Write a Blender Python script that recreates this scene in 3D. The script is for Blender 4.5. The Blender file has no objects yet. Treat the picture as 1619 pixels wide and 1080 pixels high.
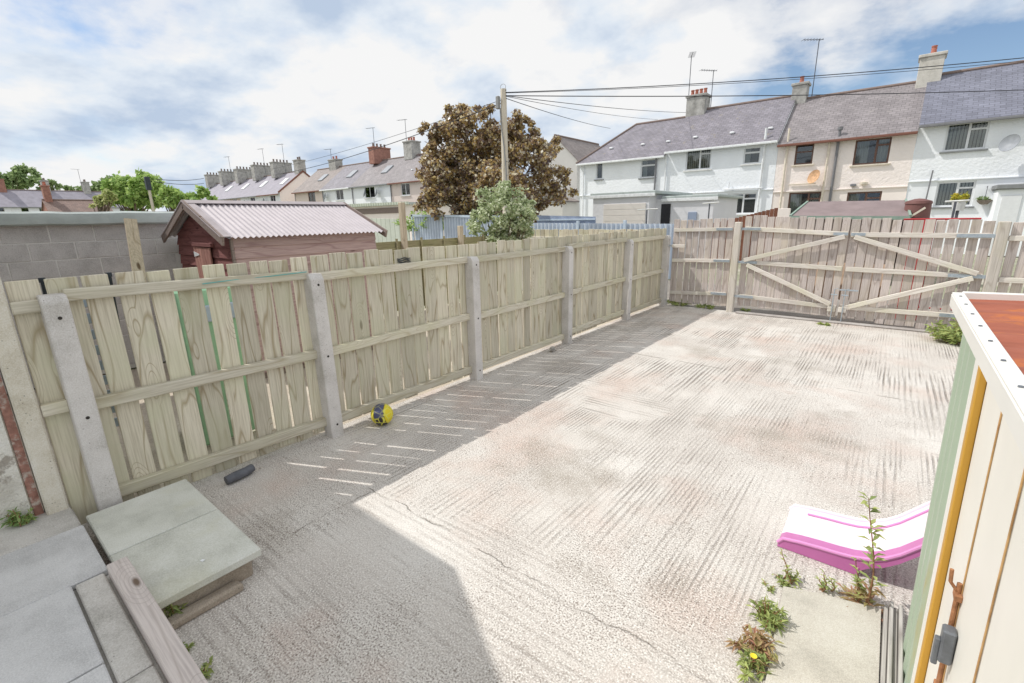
import bpy, bmesh, math, random
import numpy as np
from mathutils import Vector, Matrix, Euler
R = math.radians
rnd = random.Random(7)
scene = bpy.context.scene
COL = scene.collection

# ------------------------------------------------------------------ camera
F_PX, PITCH, ROLL, YAW, CAM_H = 738.37, 0.2588, -0.0204, 0.6841, 2.0
PW, PH = 1619.0, 1080.0
fw = Vector((-math.sin(YAW)*math.cos(PITCH), math.cos(YAW)*math.cos(PITCH), -math.sin(PITCH)))
_r = Vector((math.cos(YAW), math.sin(YAW), 0)); _u = _r.cross(fw)
rt = _r*math.cos(ROLL) + _u*math.sin(ROLL); up = -_r*math.sin(ROLL) + _u*math.cos(ROLL)
cd = bpy.data.cameras.new('camera'); cam = bpy.data.objects.new('camera', cd); COL.objects.link(cam)
cd.sensor_width = 36.0; cd.lens = F_PX/PW*36.0; cd.clip_start = 0.05; cd.clip_end = 2000
cam.matrix_world = Matrix(((rt.x, up.x, -fw.x, 0), (rt.y, up.y, -fw.y, 0), (rt.z, up.z, -fw.z, CAM_H), (0, 0, 0, 1)))
scene.camera = cam

# ------------------------------------------------------------------ sun, sky, exposure
SUN_AZ, SUN_EL = R(25.5), R(51.0)           # direction in which the light travels, measured from +X
sd = Vector((math.cos(SUN_AZ)*math.cos(SUN_EL), math.sin(SUN_AZ)*math.cos(SUN_EL), -math.sin(SUN_EL)))
sl = bpy.data.lights.new('sun', 'SUN'); sl.energy = 2.5; sl.angle = R(0.5); sl.color = (1.0, 0.965, 0.91)
sun = bpy.data.objects.new('sun', sl); COL.objects.link(sun); sun.rotation_euler = sd.to_track_quat('-Z', 'Y').to_euler()
scene.view_settings.view_transform = 'Standard'; scene.view_settings.look = 'None'
scene.view_settings.exposure = 0.38; scene.view_settings.gamma = 1.0
scene.cycles.use_denoising = True
scene.cycles.max_bounces = 8; scene.cycles.diffuse_bounces = 6; scene.cycles.transparent_max_bounces = 12
scene.cycles.caustics_reflective = False; scene.cycles.caustics_refractive = False

def nd(nt, t, **kw):
    n = nt.nodes.new(t)
    for k, v in kw.items(): setattr(n, k, v)
    return n
def put(nt, sock, v):
    if v is None: return
    if isinstance(v, bpy.types.NodeSocket): nt.links.new(v, sock)
    elif isinstance(v, (tuple, list)) and len(v) == 3 and len(sock.default_value) == 4: sock.default_value = (*v, 1)
    else: sock.default_value = v
def math_(nt, op, a, b=None, c=None, clamp=False):
    n = nd(nt, 'ShaderNodeMath', operation=op, use_clamp=clamp); put(nt, n.inputs[0], a); put(nt, n.inputs[1], b)
    if c is not None: put(nt, n.inputs[2], c)
    return n.outputs[0]
def vmath(nt, op, a, b=None):
    n = nd(nt, 'ShaderNodeVectorMath', operation=op); put(nt, n.inputs[0], a)
    if b is not None: put(nt, n.inputs[1], b)
    return n.outputs[0]
def mixc(nt, f, a, b, blend='MIX'):
    n = nd(nt, 'ShaderNodeMix', data_type='RGBA', blend_type=blend); put(nt, n.inputs[0], f); put(nt, n.inputs[6], a); put(nt, n.inputs[7], b)
    return n.outputs[2]
def noise(nt, vec, scale, detail=3, rough=.55, dist=0.):
    n = nd(nt, 'ShaderNodeTexNoise'); put(nt, n.inputs['Vector'], vec)
    n.inputs['Scale'].default_value = scale; n.inputs['Detail'].default_value = detail; n.inputs['Roughness'].default_value = rough; n.inputs['Distortion'].default_value = dist
    return n.outputs[0]
def voro(nt, vec, scale, feature='F1', out='Distance', rand=1.):
    n = nd(nt, 'ShaderNodeTexVoronoi', feature=feature); put(nt, n.inputs['Vector'], vec); n.inputs['Scale'].default_value = scale; n.inputs['Randomness'].default_value = rand
    return n.outputs[out]
def wave(nt, vec, scale, dist=0., detail=2., dscale=1., direction='X', prof='SIN'):
    n = nd(nt, 'ShaderNodeTexWave', bands_direction=direction, wave_profile=prof); put(nt, n.inputs['Vector'], vec)
    n.inputs['Scale'].default_value = scale; n.inputs['Distortion'].default_value = dist; n.inputs['Detail'].default_value = detail; n.inputs['Detail Scale'].default_value = dscale
    return n.outputs['Fac']
def ramp(nt, f, stops, interp='LINEAR'):
    n = nd(nt, 'ShaderNodeValToRGB'); e = n.color_ramp.elements; n.color_ramp.interpolation = interp
    while len(e) < len(stops): e.new(0.5)
    for el, (p, c) in zip(e, stops):
        el.position = p; el.color = (c, c, c, 1) if isinstance(c, (int, float)) else (*c, 1)
    put(nt, n.inputs[0], f); return n.outputs[0]
def mapping(nt, vec, scale=(1, 1, 1), rot=(0, 0, 0), loc=(0, 0, 0)):
    n = nd(nt, 'ShaderNodeMapping'); put(nt, n.inputs[0], vec); n.inputs['Scale'].default_value = scale; n.inputs['Rotation'].default_value = rot; n.inputs['Location'].default_value = loc
    return n.outputs[0]
def sep(nt, v): return nd_link(nt, 'ShaderNodeSeparateXYZ', v).outputs
def nd_link(nt, t, v):
    n = nd(nt, t); put(nt, n.inputs[0], v); return n
def comb(nt, x, y, z):
    n = nd(nt, 'ShaderNodeCombineXYZ'); put(nt, n.inputs[0], x); put(nt, n.inputs[1], y); put(nt, n.inputs[2], z); return n.outputs[0]

world = bpy.data.worlds.new('World'); scene.world = world; world.use_nodes = True
nt = world.node_tree; nt.nodes.clear()
sky = nd(nt, 'ShaderNodeTexSky', sky_type='NISHITA', sun_disc=False)
sky.sun_elevation = SUN_EL; sky.sun_rotation = math.atan2(-sd.x, -sd.y); sky.air_density = 1.0; sky.dust_density = 0.6; sky.ozone_density = 2.0
gen = nd(nt, 'ShaderNodeTexCoord').outputs['Generated']
dirn = vmath(nt, 'NORMALIZE', gen)
sx, sy, sz = sep(nt, dirn)
den = math_(nt, 'ADD', math_(nt, 'MAXIMUM', sz, 0.0), 0.30)
pl = comb(nt, math_(nt, 'DIVIDE', sx, den), math_(nt, 'DIVIDE', sy, den), 0.0)
big = noise(nt, mapping(nt, pl, loc=(3.1, 1.7, 0)), 0.8, 2, .5)
fine = noise(nt, mapping(nt, pl, loc=(0.4, 5.2, 0)), 2.3, 7, .56, .1)
cov = math_(nt, 'ADD', math_(nt, 'MULTIPLY', big, .55), math_(nt, 'MULTIPLY', fine, .75))
# a clearing in the cloud deck towards the north-east
bd = vmath(nt, 'DOT_PRODUCT', dirn, Vector((-0.02, 0.955, 0.30)).normalized())
n_dot = bd.node.outputs['Value']
clear = ramp(nt, n_dot, [(.93, 0.), (.995, 1.)])
cov = math_(nt, 'SUBTRACT', cov, math_(nt, 'MULTIPLY', clear, .17))
cmask = ramp(nt, cov, [(.42, 0.), (.52, .75), (.60, 1.)])
shade = noise(nt, mapping(nt, pl, scale=(1, 1, 1), loc=(7.7, 2.3, 0)), 1.9, 6, .55, .1)
low = ramp(nt, sz, [(0.02, .09), (.32, 0.)])
shade = math_(nt, 'SUBTRACT', shade, low)
ccol = ramp(nt, shade, [(.33, (3.9, 4.7, 5.9)), (.44, (5.9, 6.4, 7.0)), (.51, (7.1, 7.1, 7.1))])
skyc = mixc(nt, 1.0, sky.outputs[0], (1.0, 1.0, 1.0), 'MULTIPLY')
final = mixc(nt, cmask, skyc, ccol)
bg = nd(nt, 'ShaderNodeBackground'); put(nt, bg.inputs[0], final); bg.inputs[1].default_value = 0.10
wo = nd(nt, 'ShaderNodeOutputWorld'); nt.links.new(bg.outputs[0], wo.inputs[0])

# ------------------------------------------------------------------ helpers
def ray(px, py): return fw + rt*((px-PW/2)/F_PX) - up*((py-PH/2)/F_PX)
def at(px, py, x=None, y=None, z=None, d=None):      # a pixel of the photograph on a known plane
    v = ray(px, py)
    t = x/v.x if x is not None else y/v.y if y is not None else (z-CAM_H)/v.z if z is not None else d
    return Vector((0, 0, CAM_H)) + v*t
def lin(c): return tuple((v/255/12.92) if v/255 <= .04045 else ((v/255+.055)/1.055)**2.4 for v in c)
class MB:
    def __init__(s): s.v = []; s.f = []
    def add(s, vs, fs):
        o = len(s.v); s.v += [tuple(v) for v in vs]; s.f += [tuple(i+o for i in f) for f in fs]; return s
    def box(s, a, b, M=None):
        vs = [Vector((x, y, z)) for z in (a[2], b[2]) for y in (a[1], b[1]) for x in (a[0], b[0])]
        if M: vs = [M @ v for v in vs]
        return s.add(vs, [(0, 2, 3, 1), (4, 5, 7, 6), (0, 1, 5, 4), (2, 6, 7, 3), (0, 4, 6, 2), (1, 3, 7, 5)])
    def cbox(s, a, b, c=.006, M=None, jag=0.):       # box with chamfered edges
        bm = bmesh.new(); bmesh.ops.create_cube(bm, size=1)
        for v in bm.verts:
            v.co = Vector([(a[i]+b[i])/2 + v.co[i]*(b[i]-a[i]) for i in range(3)])
            if jag: v.co += Vector([rnd.uniform(-jag, jag) for _ in range(3)])
        bmesh.ops.bevel(bm, geom=bm.edges[:], offset=c, segments=1, affect='EDGES')
        bm.verts.index_update(); vs = [(M @ v.co) if M else v.co.copy() for v in bm.verts]; fs = [[v.index for v in f.verts] for f in bm.faces]; bm.free()
        return s.add(vs, fs)
    def tube(s, pts, rad, n=8, cap=True):
        pts = [Vector(p) for p in pts]; rads = rad if isinstance(rad, (list, tuple)) else [rad]*len(pts)
        o = len(s.v); ref = None
        for i, p in enumerate(pts):
            t = (pts[min(i+1, len(pts)-1)] - pts[max(i-1, 0)]).normalized()
            if ref is None: ref = t.orthogonal().normalized()
            ref = (ref - t*ref.dot(t)); ref = ref.normalized() if ref.length > 1e-6 else t.orthogonal().normalized()
            b = t.cross(ref)
            for k in range(n):
                a = 2*math.pi*k/n; s.v.append(tuple(p + (ref*math.cos(a) + b*math.sin(a))*rads[i]))
        for i in range(len(pts)-1):
            for k in range(n):
                s.f.append((o+i*n+k, o+i*n+(k+1) % n, o+(i+1)*n+(k+1) % n, o+(i+1)*n+k))
        if cap: s.f.append(tuple(o+k for k in range(n))[::-1]); s.f.append(tuple(o+(len(pts)-1)*n+k for k in range(n)))
        return s
    def cyl(s, base, h, r0, r1=None, n=14): return s.tube([base, Vector(base)+Vector((0, 0, h))], [r0, r0 if r1 is None else r1], n)
    def lathe(s, prof, c, n=20):
        o = len(s.v); c = Vector(c)
        for r_, z in prof:
            for k in range(n): a = 2*math.pi*k/n; s.v.append((c.x+r_*math.cos(a), c.y+r_*math.sin(a), c.z+z))
        for i in range(len(prof)-1):
            for k in range(n): s.f.append((o+i*n+k, o+i*n+(k+1) % n, o+(i+1)*n+(k+1) % n, o+(i+1)*n+k))
        return s
    def bar(s, p, q, w, t, nrm):                      # rectangular bar from p to q; w across, t along nrm
        p, q, nrm = Vector(p), Vector(q), Vector(nrm).normalized(); d = (q-p).normalized(); a = d.cross(nrm).normalized()
        vs = [e + a*sa*w/2 + nrm*sn*t/2 for e in (p, q) for sa in (-1, 1) for sn in (-1, 1)]
        return s.add(vs, [(0, 1, 3, 2), (4, 6, 7, 5), (0, 2, 6, 4), (1, 5, 7, 3), (0, 4, 5, 1), (2, 3, 7, 6)])
    def prism(s, poly, d):                            # polygon (list of 3D points) extruded by vector d
        n = len(poly); P = [Vector(p) for p in poly]; d = Vector(d); o = len(s.v)
        return s.add(P + [p+d for p in P], [tuple(range(n))[::-1], tuple(range(n, 2*n))] + [(i, (i+1) % n, n+(i+1) % n, n+i) for i in range(n)])
    def mesh(s, name, smooth=False):
        me = bpy.data.meshes.new(name); me.from_pydata(s.v, [], s.f); me.validate(); 
        bm = bmesh.new(); bm.from_mesh(me); bmesh.ops.recalc_face_normals(bm, faces=bm.faces[:]); bm.to_mesh(me); bm.free()
        if smooth:
            for p in me.polygons: p.use_smooth = True
            me.set_sharp_from_angle(angle=R(40))
        return me
    def build(s, name, m, parent=None, smooth=False, **tags):
        o = bpy.data.objects.new(name, s.mesh(name, smooth)); COL.objects.link(o); o.data.materials.append(m)
        if parent: o.parent = parent
        for k, v in tags.items(): o['category' if k == 'cat' else k] = v
        return o
def thing(name, label, cat, loc=(0, 0, 0), rz=0., group=None):
    o = bpy.data.objects.new(name, None); COL.objects.link(o); o.location = loc; o.rotation_euler = (0, 0, rz); o.empty_display_size = .2
    o['label'] = label; o['category'] = cat
    if group: o['group'] = group
    return o
def link(name, me, parent, loc=(0, 0, 0), rot=(0, 0, 0), sc=None):
    o = bpy.data.objects.new(name, me); COL.objects.link(o); o.parent = parent; o.location = loc; o.rotation_euler = rot
    if sc: o.scale = sc
    return o
def mesh_m(mb, name, m, smooth=False):
    me = mb.mesh(name, smooth); me.materials.append(m); return me

# ------------------------------------------------------------------ materials
def new_mat(name, rough=.8, spec=.3):
    m = bpy.data.materials.new(name); m.use_nodes = True; nt = m.node_tree; b = nt.nodes['Principled BSDF']
    b.inputs['Roughness'].default_value = rough; b.inputs['Specular IOR Level'].default_value = spec
    return m, nt, b
def tex(nt, kind='Object'): return nd(nt, 'ShaderNodeTexCoord').outputs[kind]
def bump(nt, b, h, strength=.4, dist=.01, prev=None):
    n = nd(nt, 'ShaderNodeBump'); n.inputs['Strength'].default_value = strength; n.inputs['Distance'].default_value = dist
    put(nt, n.inputs['Height'], h)
    if prev: put(nt, n.inputs['Normal'], prev)
    put(nt, b.inputs['Normal'], n.outputs[0]); return n.outputs[0]
def jitter(nt, vec, amt=20.):                         # a different patch of the texture for every object
    r_ = nd(nt, 'ShaderNodeObjectInfo').outputs['Random']
    return vmath(nt, 'ADD', vec, comb(nt, math_(nt, 'MULTIPLY', r_, amt), math_(nt, 'MULTIPLY', r_, amt*1.7), math_(nt, 'MULTIPLY', r_, amt*.6))), r_
def plain(name, c, rough=.6, var=.12, scale=6., spec=.3, metal=0., bmp=0., bscale=60., dirt=None):
    m, nt, b = new_mat(name, rough, spec); v, r_ = jitter(nt, tex(nt)); c = lin(c)
    f = noise(nt, v, scale, 5, .6)
    col = ramp(nt, f, [(.3, tuple(x*(1-var) for x in c)), (.7, tuple(min(1, x*(1+var)) for x in c))])
    if dirt: col = mixc(nt, ramp(nt, noise(nt, v, scale*.6, 6, .7), [(.52, 0.), (.68, .8)]), col, lin(dirt))
    put(nt, b.inputs['Base Color'], col); b.inputs['Metallic'].default_value = metal
    if bmp: bump(nt, b, noise(nt, v, bscale, 4, .6), bmp, .01)
    return m
def wood(name, c1, c2, c3, knot=(90, 70, 50), gscale=1., axis='Z', green=None, rough=.85, knots=True, vrange=.22):
    m, nt, b = new_mat(name, rough, .15); v, r_ = jitter(nt, tex(nt))
    rot = {'Z': (0, 0, 0), 'Y': (R(90), 0, 0), 'X': (0, R(90), 0)}[axis]
    v = mapping(nt, v, rot=rot)
    st = mapping(nt, v, scale=(7*gscale, 7*gscale, .9*gscale))
    warp = noise(nt, st, .55, 2, .5)
    k = voro(nt, mapping(nt, v, scale=(4.2, 4.2, 1.25)), 1.0)
    kd = ramp(nt, k, [(.05, 1.), (.30, 0.)])
    ringv = math_(nt, 'ADD', math_(nt, 'MULTIPLY', warp, 26.), math_(nt, 'MULTIPLY', kd, 16.) if knots else 0.)
    rings = math_(nt, 'ABSOLUTE', math_(nt, 'SINE', ringv))
    fib = noise(nt, mapping(nt, v, scale=(90, 90, 3)), 1., 4, .65)
    col = ramp(nt, rings, [(.0, lin(c2)), (.35, lin(c1)), (1., lin(c1))])
    col = mixc(nt, ramp(nt, fib, [(.42, 0.), (.75, .75)]), col, lin(c3))
    if knots: col = mixc(nt, ramp(nt, k, [(.045, .85), (.085, .0)]), col, lin(knot))
    bl = noise(nt, v, 2.2, 4, .6)
    if green: col = mixc(nt, ramp(nt, bl, [(.45, 0.), (.72, .75)]), col, lin(green))
    hv = nd(nt, 'ShaderNodeHueSaturation'); put(nt, hv.inputs['Color'], col); put(nt, hv.inputs['Value'], math_(nt, 'MULTIPLY_ADD', r_, vrange, 1-vrange*.5))
    put(nt, b.inputs['Base Color'], hv.outputs[0])
    hgt = math_(nt, 'ADD', math_(nt, 'MULTIPLY', fib, .6), math_(nt, 'MULTIPLY', rings, .4))
    bump(nt, b, hgt, .35, .004)
    return m

M = {}
M['fence_wood'] = wood('fence_wood', (212, 205, 187), (166, 152, 126), (162, 152, 130), green=(198, 197, 170), vrange=.36)
M['fence_rail'] = wood('fence_rail', (212, 206, 190), (182, 171, 148), (162, 153, 130), axis='Y', green=(200, 196, 168))
M['gate_wood'] = wood('gate_wood', (204, 194, 189), (172, 159, 152), (146, 135, 128), knot=(230, 224, 218), green=(194, 184, 168))
M['gate_rail'] = wood('gate_rail', (226, 220, 212), (204, 194, 184), (180, 170, 160), axis='X', green=(208, 204, 180), knots=False)
M['grey_wood'] = wood('grey_wood', (188, 184, 178), (150, 144, 138), (116, 112, 108), axis='Y', knots=False)
M['plank_wood'] = wood('plank_wood', (206, 197, 192), (184, 174, 168), (164, 154, 150), axis='X')
M['shed_wood'] = wood('shed_wood', (188, 164, 160), (164, 138, 136), (146, 120, 120), knot=(80, 46, 48), axis='Y')
M['shed_door'] = wood('shed_door', (182, 138, 128), (156, 112, 104), (130, 92, 86), knot=(80, 46, 40))
M['shed_trim'] = wood('shed_trim', (150, 136, 130), (128, 114, 108), (110, 98, 94), axis='Y')
M['waney'] = wood('waney', (168, 160, 128), (130, 122, 92), (112, 104, 78), axis='Y', green=(140, 142, 96))
M['old_post'] = wood('old_post', (206, 192, 170), (176, 160, 136), (148, 134, 114))
M['pole_wood'] = wood('pole_wood', (214, 205, 190), (190, 180, 164), (160, 150, 136), gscale=.5, knots=False)

def concrete(name, c, dark, light, rough=.9, fine=140., pits=True, green=None):
    m, nt, b = new_mat(name, rough, .2); v, r_ = jitter(nt, tex(nt), 9.)
    n1 = noise(nt, v, 3., 6, .65); n2 = noise(nt, v, fine, 3, .7)
    col = ramp(nt, n1, [(.32, lin(dark)), (.5, lin(c)), (.72, lin(light))])
    col = mixc(nt, .35, col, ramp(nt, n2, [(.3, .12), (.7, .8)]), 'OVERLAY')
    if pits:
        p = voro(nt, v, 42.); pm = math_(nt, 'MULTIPLY', ramp(nt, p, [(.10, 1.), (.17, 0.)]), ramp(nt, noise(nt, v, 7., 3), [(.5, 0.), (.6, .7)]))
        col = mixc(nt, pm, col, lin((96, 92, 84)))
    if green: col = mixc(nt, ramp(nt, noise(nt, v, 1.7, 5, .6), [(.5, 0.), (.7, .65)]), col, lin(green))
    put(nt, b.inputs['Base Color'], col); bump(nt, b, math_(nt, 'ADD', n2, math_(nt, 'MULTIPLY', n1, .5)), .35, .004)
    return m
M['post_conc'] = concrete('post_conc', (210, 206, 202), (188, 184, 178), (224, 220, 216))
M['post_old'] = concrete('post_old', (216, 210, 196), (194, 186, 168), (228, 224, 214))
M['slab'] = concrete('slab', (208, 209, 200), (192, 193, 184), (220, 221, 214), pits=False, green=(196, 194, 168))
M['flag'] = concrete('flag', (202, 202, 202), (184, 184, 184), (216, 216, 216), pits=False)
M['flag_old'] = concrete('flag_old', (198, 195, 190), (168, 165, 158), (214, 211, 206))
M['block'] = concrete('block', (204, 201, 200), (186, 183, 182), (218, 215, 214), fine=90.)
M['mortar'] = concrete('mortar', (226, 224, 222), (214, 212, 210), (232, 231, 228), pits=False)
M['kerb'] = concrete('kerb', (172, 166, 162), (150, 144, 140), (190, 186, 182), pits=False)
# ---- yard concrete: tamped ridges, worn patches, stains
def yard_mat():
    m, nt, b = new_mat('yard_concrete', .9, .2); P = tex(nt)
    px, py, pz = sep(nt, P)
    wob = noise(nt, P, .9, 3, .5)
    ry = wave(nt, mapping(nt, P, scale=(1, .07, 1), rot=(0, 0, R(2))), 9.2, 3.0, 3, 1.2)
    ry2 = wave(nt, mapping(nt, P, scale=(1, .12, 1), rot=(0, 0, R(-5)), loc=(3, 1, 0)), 6.3, 3.4, 3, 1.2)
    rx = wave(nt, mapping(nt, P, scale=(.14, 1, 1), rot=(0, 0, R(-11))), 5.2, 3.6, 3, 1.3, 'Y')
    # bays laid in different directions
    edge = math_(nt, 'ADD', py, math_(nt, 'MULTIPLY', math_(nt, 'SUBTRACT', wob, .5), 1.1))
    nearbay = ramp(nt, math_(nt, 'MULTIPLY', edge, .1), [(.185, 1.), (.215, 0.)])
    cross = math_(nt, 'MULTIPLY', ramp(nt, noise(nt, P, .55, 2, .4), [(.58, 0.), (.62, 1.)]), ramp(nt, math_(nt, 'MULTIPLY', py, .1), [(.30, 0.), (.34, 1.), (.52, 1.), (.60, 0.)]))
    fx = math_(nt, 'MAXIMUM', nearbay, cross)
    mixr = mixc(nt, ramp(nt, noise(nt, P, .45, 2, .4), [(.46, 0.), (.54, 1.)]), ry, ry2)
    rid = mixc(nt, fx, mixr, rx)
    amt = ramp(nt, noise(nt, mapping(nt, P, loc=(2.2, 4.4, 0)), .75, 4, .55), [(.39, .06), (.60, 1.)])
    far = ramp(nt, math_(nt, 'MULTIPLY', py, .1), [(.1, .55), (.35, .8), (.6, 1.)])
    amt = math_(nt, 'MULTIPLY', amt, far)
    agg = noise(nt, P, 105., 3, .65); agg2 = noise(nt, P, 30., 4, .7)
    speck = voro(nt, P, 120., out='Distance')
    brk = ramp(nt, noise(nt, mapping(nt, P, scale=(7, .8, 1)), 1., 4, .65), [(.38, .0), (.56, 1.)])
    brk2 = ramp(nt, noise(nt, mapping(nt, P, scale=(.9, 7, 1)), 1., 4, .65), [(.42, .0), (.60, 1.)])
    groove = math_(nt, 'MULTIPLY', math_(nt, 'MULTIPLY', ramp(nt, rid, [(.12, 1.), (.55, 0.)]), amt), mixc(nt, fx, brk, brk2))
    h = math_(nt, 'SUBTRACT', math_(nt, 'ADD', math_(nt, 'MULTIPLY', agg, .5), math_(nt, 'MULTIPLY', agg2, .35)), math_(nt, 'MULTIPLY', groove, .9))
    col = ramp(nt, noise(nt, P, 1.1, 6, .6), [(.30, lin((192, 185, 178))), (.50, lin((206, 200, 193))), (.70, lin((218, 214, 208)))])
    col = mixc(nt, ramp(nt, noise(nt, mapping(nt, P, loc=(9, 3, 0)), .85, 5, .6), [(.50, 0.), (.68, .75)]), col, lin((196, 174, 162)))
    col = mixc(nt, ramp(nt, noise(nt, mapping(nt, P, loc=(1, 8, 0)), .62, 6, .65), [(.56, 0.), (.68, .8)]), col, lin((160, 151, 140)))
    col = mixc(nt, math_(nt, 'MULTIPLY', groove, .85), col, lin((112, 102, 93)))  # groove shade put into the colour, since the bump alone shows little
    worn = ramp(nt, noise(nt, mapping(nt, P, loc=(6, 2, 1)), 1.6, 5, .6), [(.40, .30), (.58, 1.)])
    col = mixc(nt, math_(nt, 'MULTIPLY', worn, ramp(nt, agg, [(.36, 1.), (.48, 0.)])), col, lin((116, 106, 99)))
    col = mixc(nt, math_(nt, 'MULTIPLY', worn, ramp(nt, agg2, [(.34, .8), (.44, 0.)])), col, lin((132, 121, 112)))
    col = mixc(nt, ramp(nt, agg, [(.53, 0.), (.64, .85)]), col, lin((238, 235, 229)))
    pit = math_(nt, 'MULTIPLY', ramp(nt, voro(nt, P, 16.), [(.05, 1.), (.10, 0.)]), ramp(nt, noise(nt, P, 2.4, 3), [(.50, 0.), (.58, .9)]))
    col = mixc(nt, pit, col, lin((112, 104, 94)))
    # joints between the bays (wandering dark lines)
    wl = math_(nt, 'MULTIPLY', math_(nt, 'SUBTRACT', noise(nt, P, 3., 5, .6), .5), .16)
    def jline(coord, at_, lo, hi, other, w=.011):
        d = math_(nt, 'ABSOLUTE', math_(nt, 'SUBTRACT', math_(nt, 'ADD', coord, wl), at_))
        a = ramp(nt, d, [(0., 1.), (w, 0.)])
        rng = math_(nt, 'MULTIPLY', math_(nt, 'GREATER_THAN', other, lo), math_(nt, 'LESS_THAN', other, hi))
        return math_(nt, 'MULTIPLY', a, rng)
    j = math_(nt, 'MAXIMUM', jline(px, -2.84, .9, 1.75, py, .008), math_(nt, 'MAXIMUM', jline(py, 6.35, -2.9, .4, px, .016), jline(py, 1.78, -2.9, -.3, px, .006)))
    broke = ramp(nt, noise(nt, P, 4., 3), [(.42, .15), (.55, 1.)])
    j = math_(nt, 'MULTIPLY', j, broke)
    col = mixc(nt, math_(nt, 'MULTIPLY', j, .7), col, lin((98, 88, 76)))
    put(nt, b.inputs['Base Color'], col); bump(nt, b, math_(nt, 'SUBTRACT', h, j), .7, .010)
    return m
M['yard'] = yard_mat()
def sheet(name, m, x0, x1, y0, y1, z, n=1):
    mb = MB(); mb.add([(x0, y0, z), (x1, y0, z), (x1, y1, z), (x0, y1, z)], [(0, 1, 2, 3)])
    return mb.build(name, m, kind='structure')
def ground_mat(name, c1, c2, c3, sc=.3, fine=30.):
    m, nt, b = new_mat(name, .95, .1); P = tex(nt)
    col = ramp(nt, noise(nt, P, sc, 6, .6), [(.35, lin(c1)), (.5, lin(c2)), (.65, lin(c3))])
    f = noise(nt, P, fine, 4, .7); col = mixc(nt, .4, col, ramp(nt, f, [(.3, .15), (.7, .8)]), 'OVERLAY')
    put(nt, b.inputs['Base Color'], col); bump(nt, b, f, .5, .02); return m
M['earth'] = ground_mat('earth', (168, 166, 150), (150, 152, 128), (184, 178, 166))
M['lane'] = ground_mat('lane', (150, 146, 140), (138, 132, 126), (164, 158, 150), .6)
M['nyard'] = ground_mat('nyard', (204, 194, 178), (188, 178, 164), (214, 206, 192), .8, 60.)
sheet('ground', M['earth'], -700, 700, -700, 700, -.05)
sheet('lane', M['lane'], -40, 30, 10.55, 14.7, -.03)
sheet('neighbour_yard', M['nyard'], -8.35, -4.12, -3, 10.5, -.02)
sheet('yard', M['yard'], -4.12, 4.0, -2.0, 10.46, 0.0)

# ---- rendered house return at the far left (its roof shades the near yard)
def render_mat():
    m, nt, b = new_mat('old_render', .95, .1); P = tex(nt)
    n1 = noise(nt, P, 3.2, 7, .68); n2 = noise(nt, mapping(nt, P, loc=(4, 4, 4)), 5.5, 6, .7)
    col = ramp(nt, n1, [(.35, lin((200, 196, 186))), (.5, lin((224, 221, 212))), (.65, lin((234, 232, 226)))])
    col = mixc(nt, ramp(nt, n2, [(.53, 0.), (.60, .9)]), col, lin((160, 152, 142)))
    col = mixc(nt, ramp(nt, noise(nt, mapping(nt, P, loc=(9, 1, 2)), 4., 5, .6), [(.58, 0.), (.68, .7)]), col, lin((150, 146, 108)))
    put(nt, b.inputs['Base Color'], col); bump(nt, b, math_(nt, 'ADD', n1, noise(nt, P, 60., 4)), .6, .02); return m
M['render'] = render_mat()
M['brick_red'] = plain('brick_red', (158, 118, 106), .9, .3, 30., bmp=.5, dirt=(206, 200, 190))
M['slate_near'] = plain('slate_near', (110, 108, 114), .6, .2, 9.)
t = thing('house_return', 'old white rendered wall with flaking brick edge at the left edge of the patio', 'wall', (-4.06, .1, 0))
XE, YE, ZE, PITCH_R = -4.31, .36, 3.5, R(53)
MB().box((-4.9, -5.9, -.05), (0, -.02, ZE-.02)).build('rendered_wall', M['render'], t)
MB().box((-.1, -.012, .14), (-.008, .03, 2.9)).build('brick_edge', M['brick_red'], t)
MB().cbox((-.13, .037, .12), (.05, .145, 2.9), .01).build('corner_pillar', M['post_old'], t)
mb = MB(); cy = -2.7; zt = ZE + (YE-cy)*math.tan(PITCH_R)
lx0, lx1 = -9.2+4.06, XE+4.06
mb.prism([(lx0, YE-.1, ZE), (lx0, cy-.1, zt), (lx0, 2*cy-YE-.1, ZE)], (lx1-lx0, 0, 0)); mb.build('slate_roof', M['slate_near'], t)
# fern growing from the foot of that wall
def leafmat(name, c1, c2, trans=.35, rough=.55, c3=None):
    m, nt, b = new_mat(name, rough, .3); isl = nd(nt, 'ShaderNodeNewGeometry').outputs['Random Per Island']
    st = c1 if isinstance(c1, list) else [(0., lin(c1)), (1., lin(c2))] if c3 is None else [(0., lin(c1)), (.6, lin(c2)), (1., lin(c3))]
    col = ramp(nt, isl, st); put(nt, b.inputs['Base Color'], col)
    tr = nd(nt, 'ShaderNodeBsdfTranslucent'); put(nt, tr.inputs[0], col); mx = nd(nt, 'ShaderNodeMixShader'); mx.inputs[0].default_value = trans
    out = nt.nodes['Material Output']; nt.links.new(b.outputs[0], mx.inputs[1]); nt.links.new(tr.outputs[0], mx.inputs[2]); nt.links.new(mx.outputs[0], out.inputs[0]); return m
M['leaf_weed'] = leafmat('leaf_weed', (138, 156, 98), (192, 202, 128))
M['leaf_red'] = leafmat('leaf_red', (186, 138, 118), (172, 172, 110))
M['leaf_fern'] = leafmat('leaf_fern', (120, 150, 90), (172, 190, 120))
M['stem'] = plain('stem', (150, 112, 84), .7)
M['flower'] = plain('flower', (236, 214, 60), .6)
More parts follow.
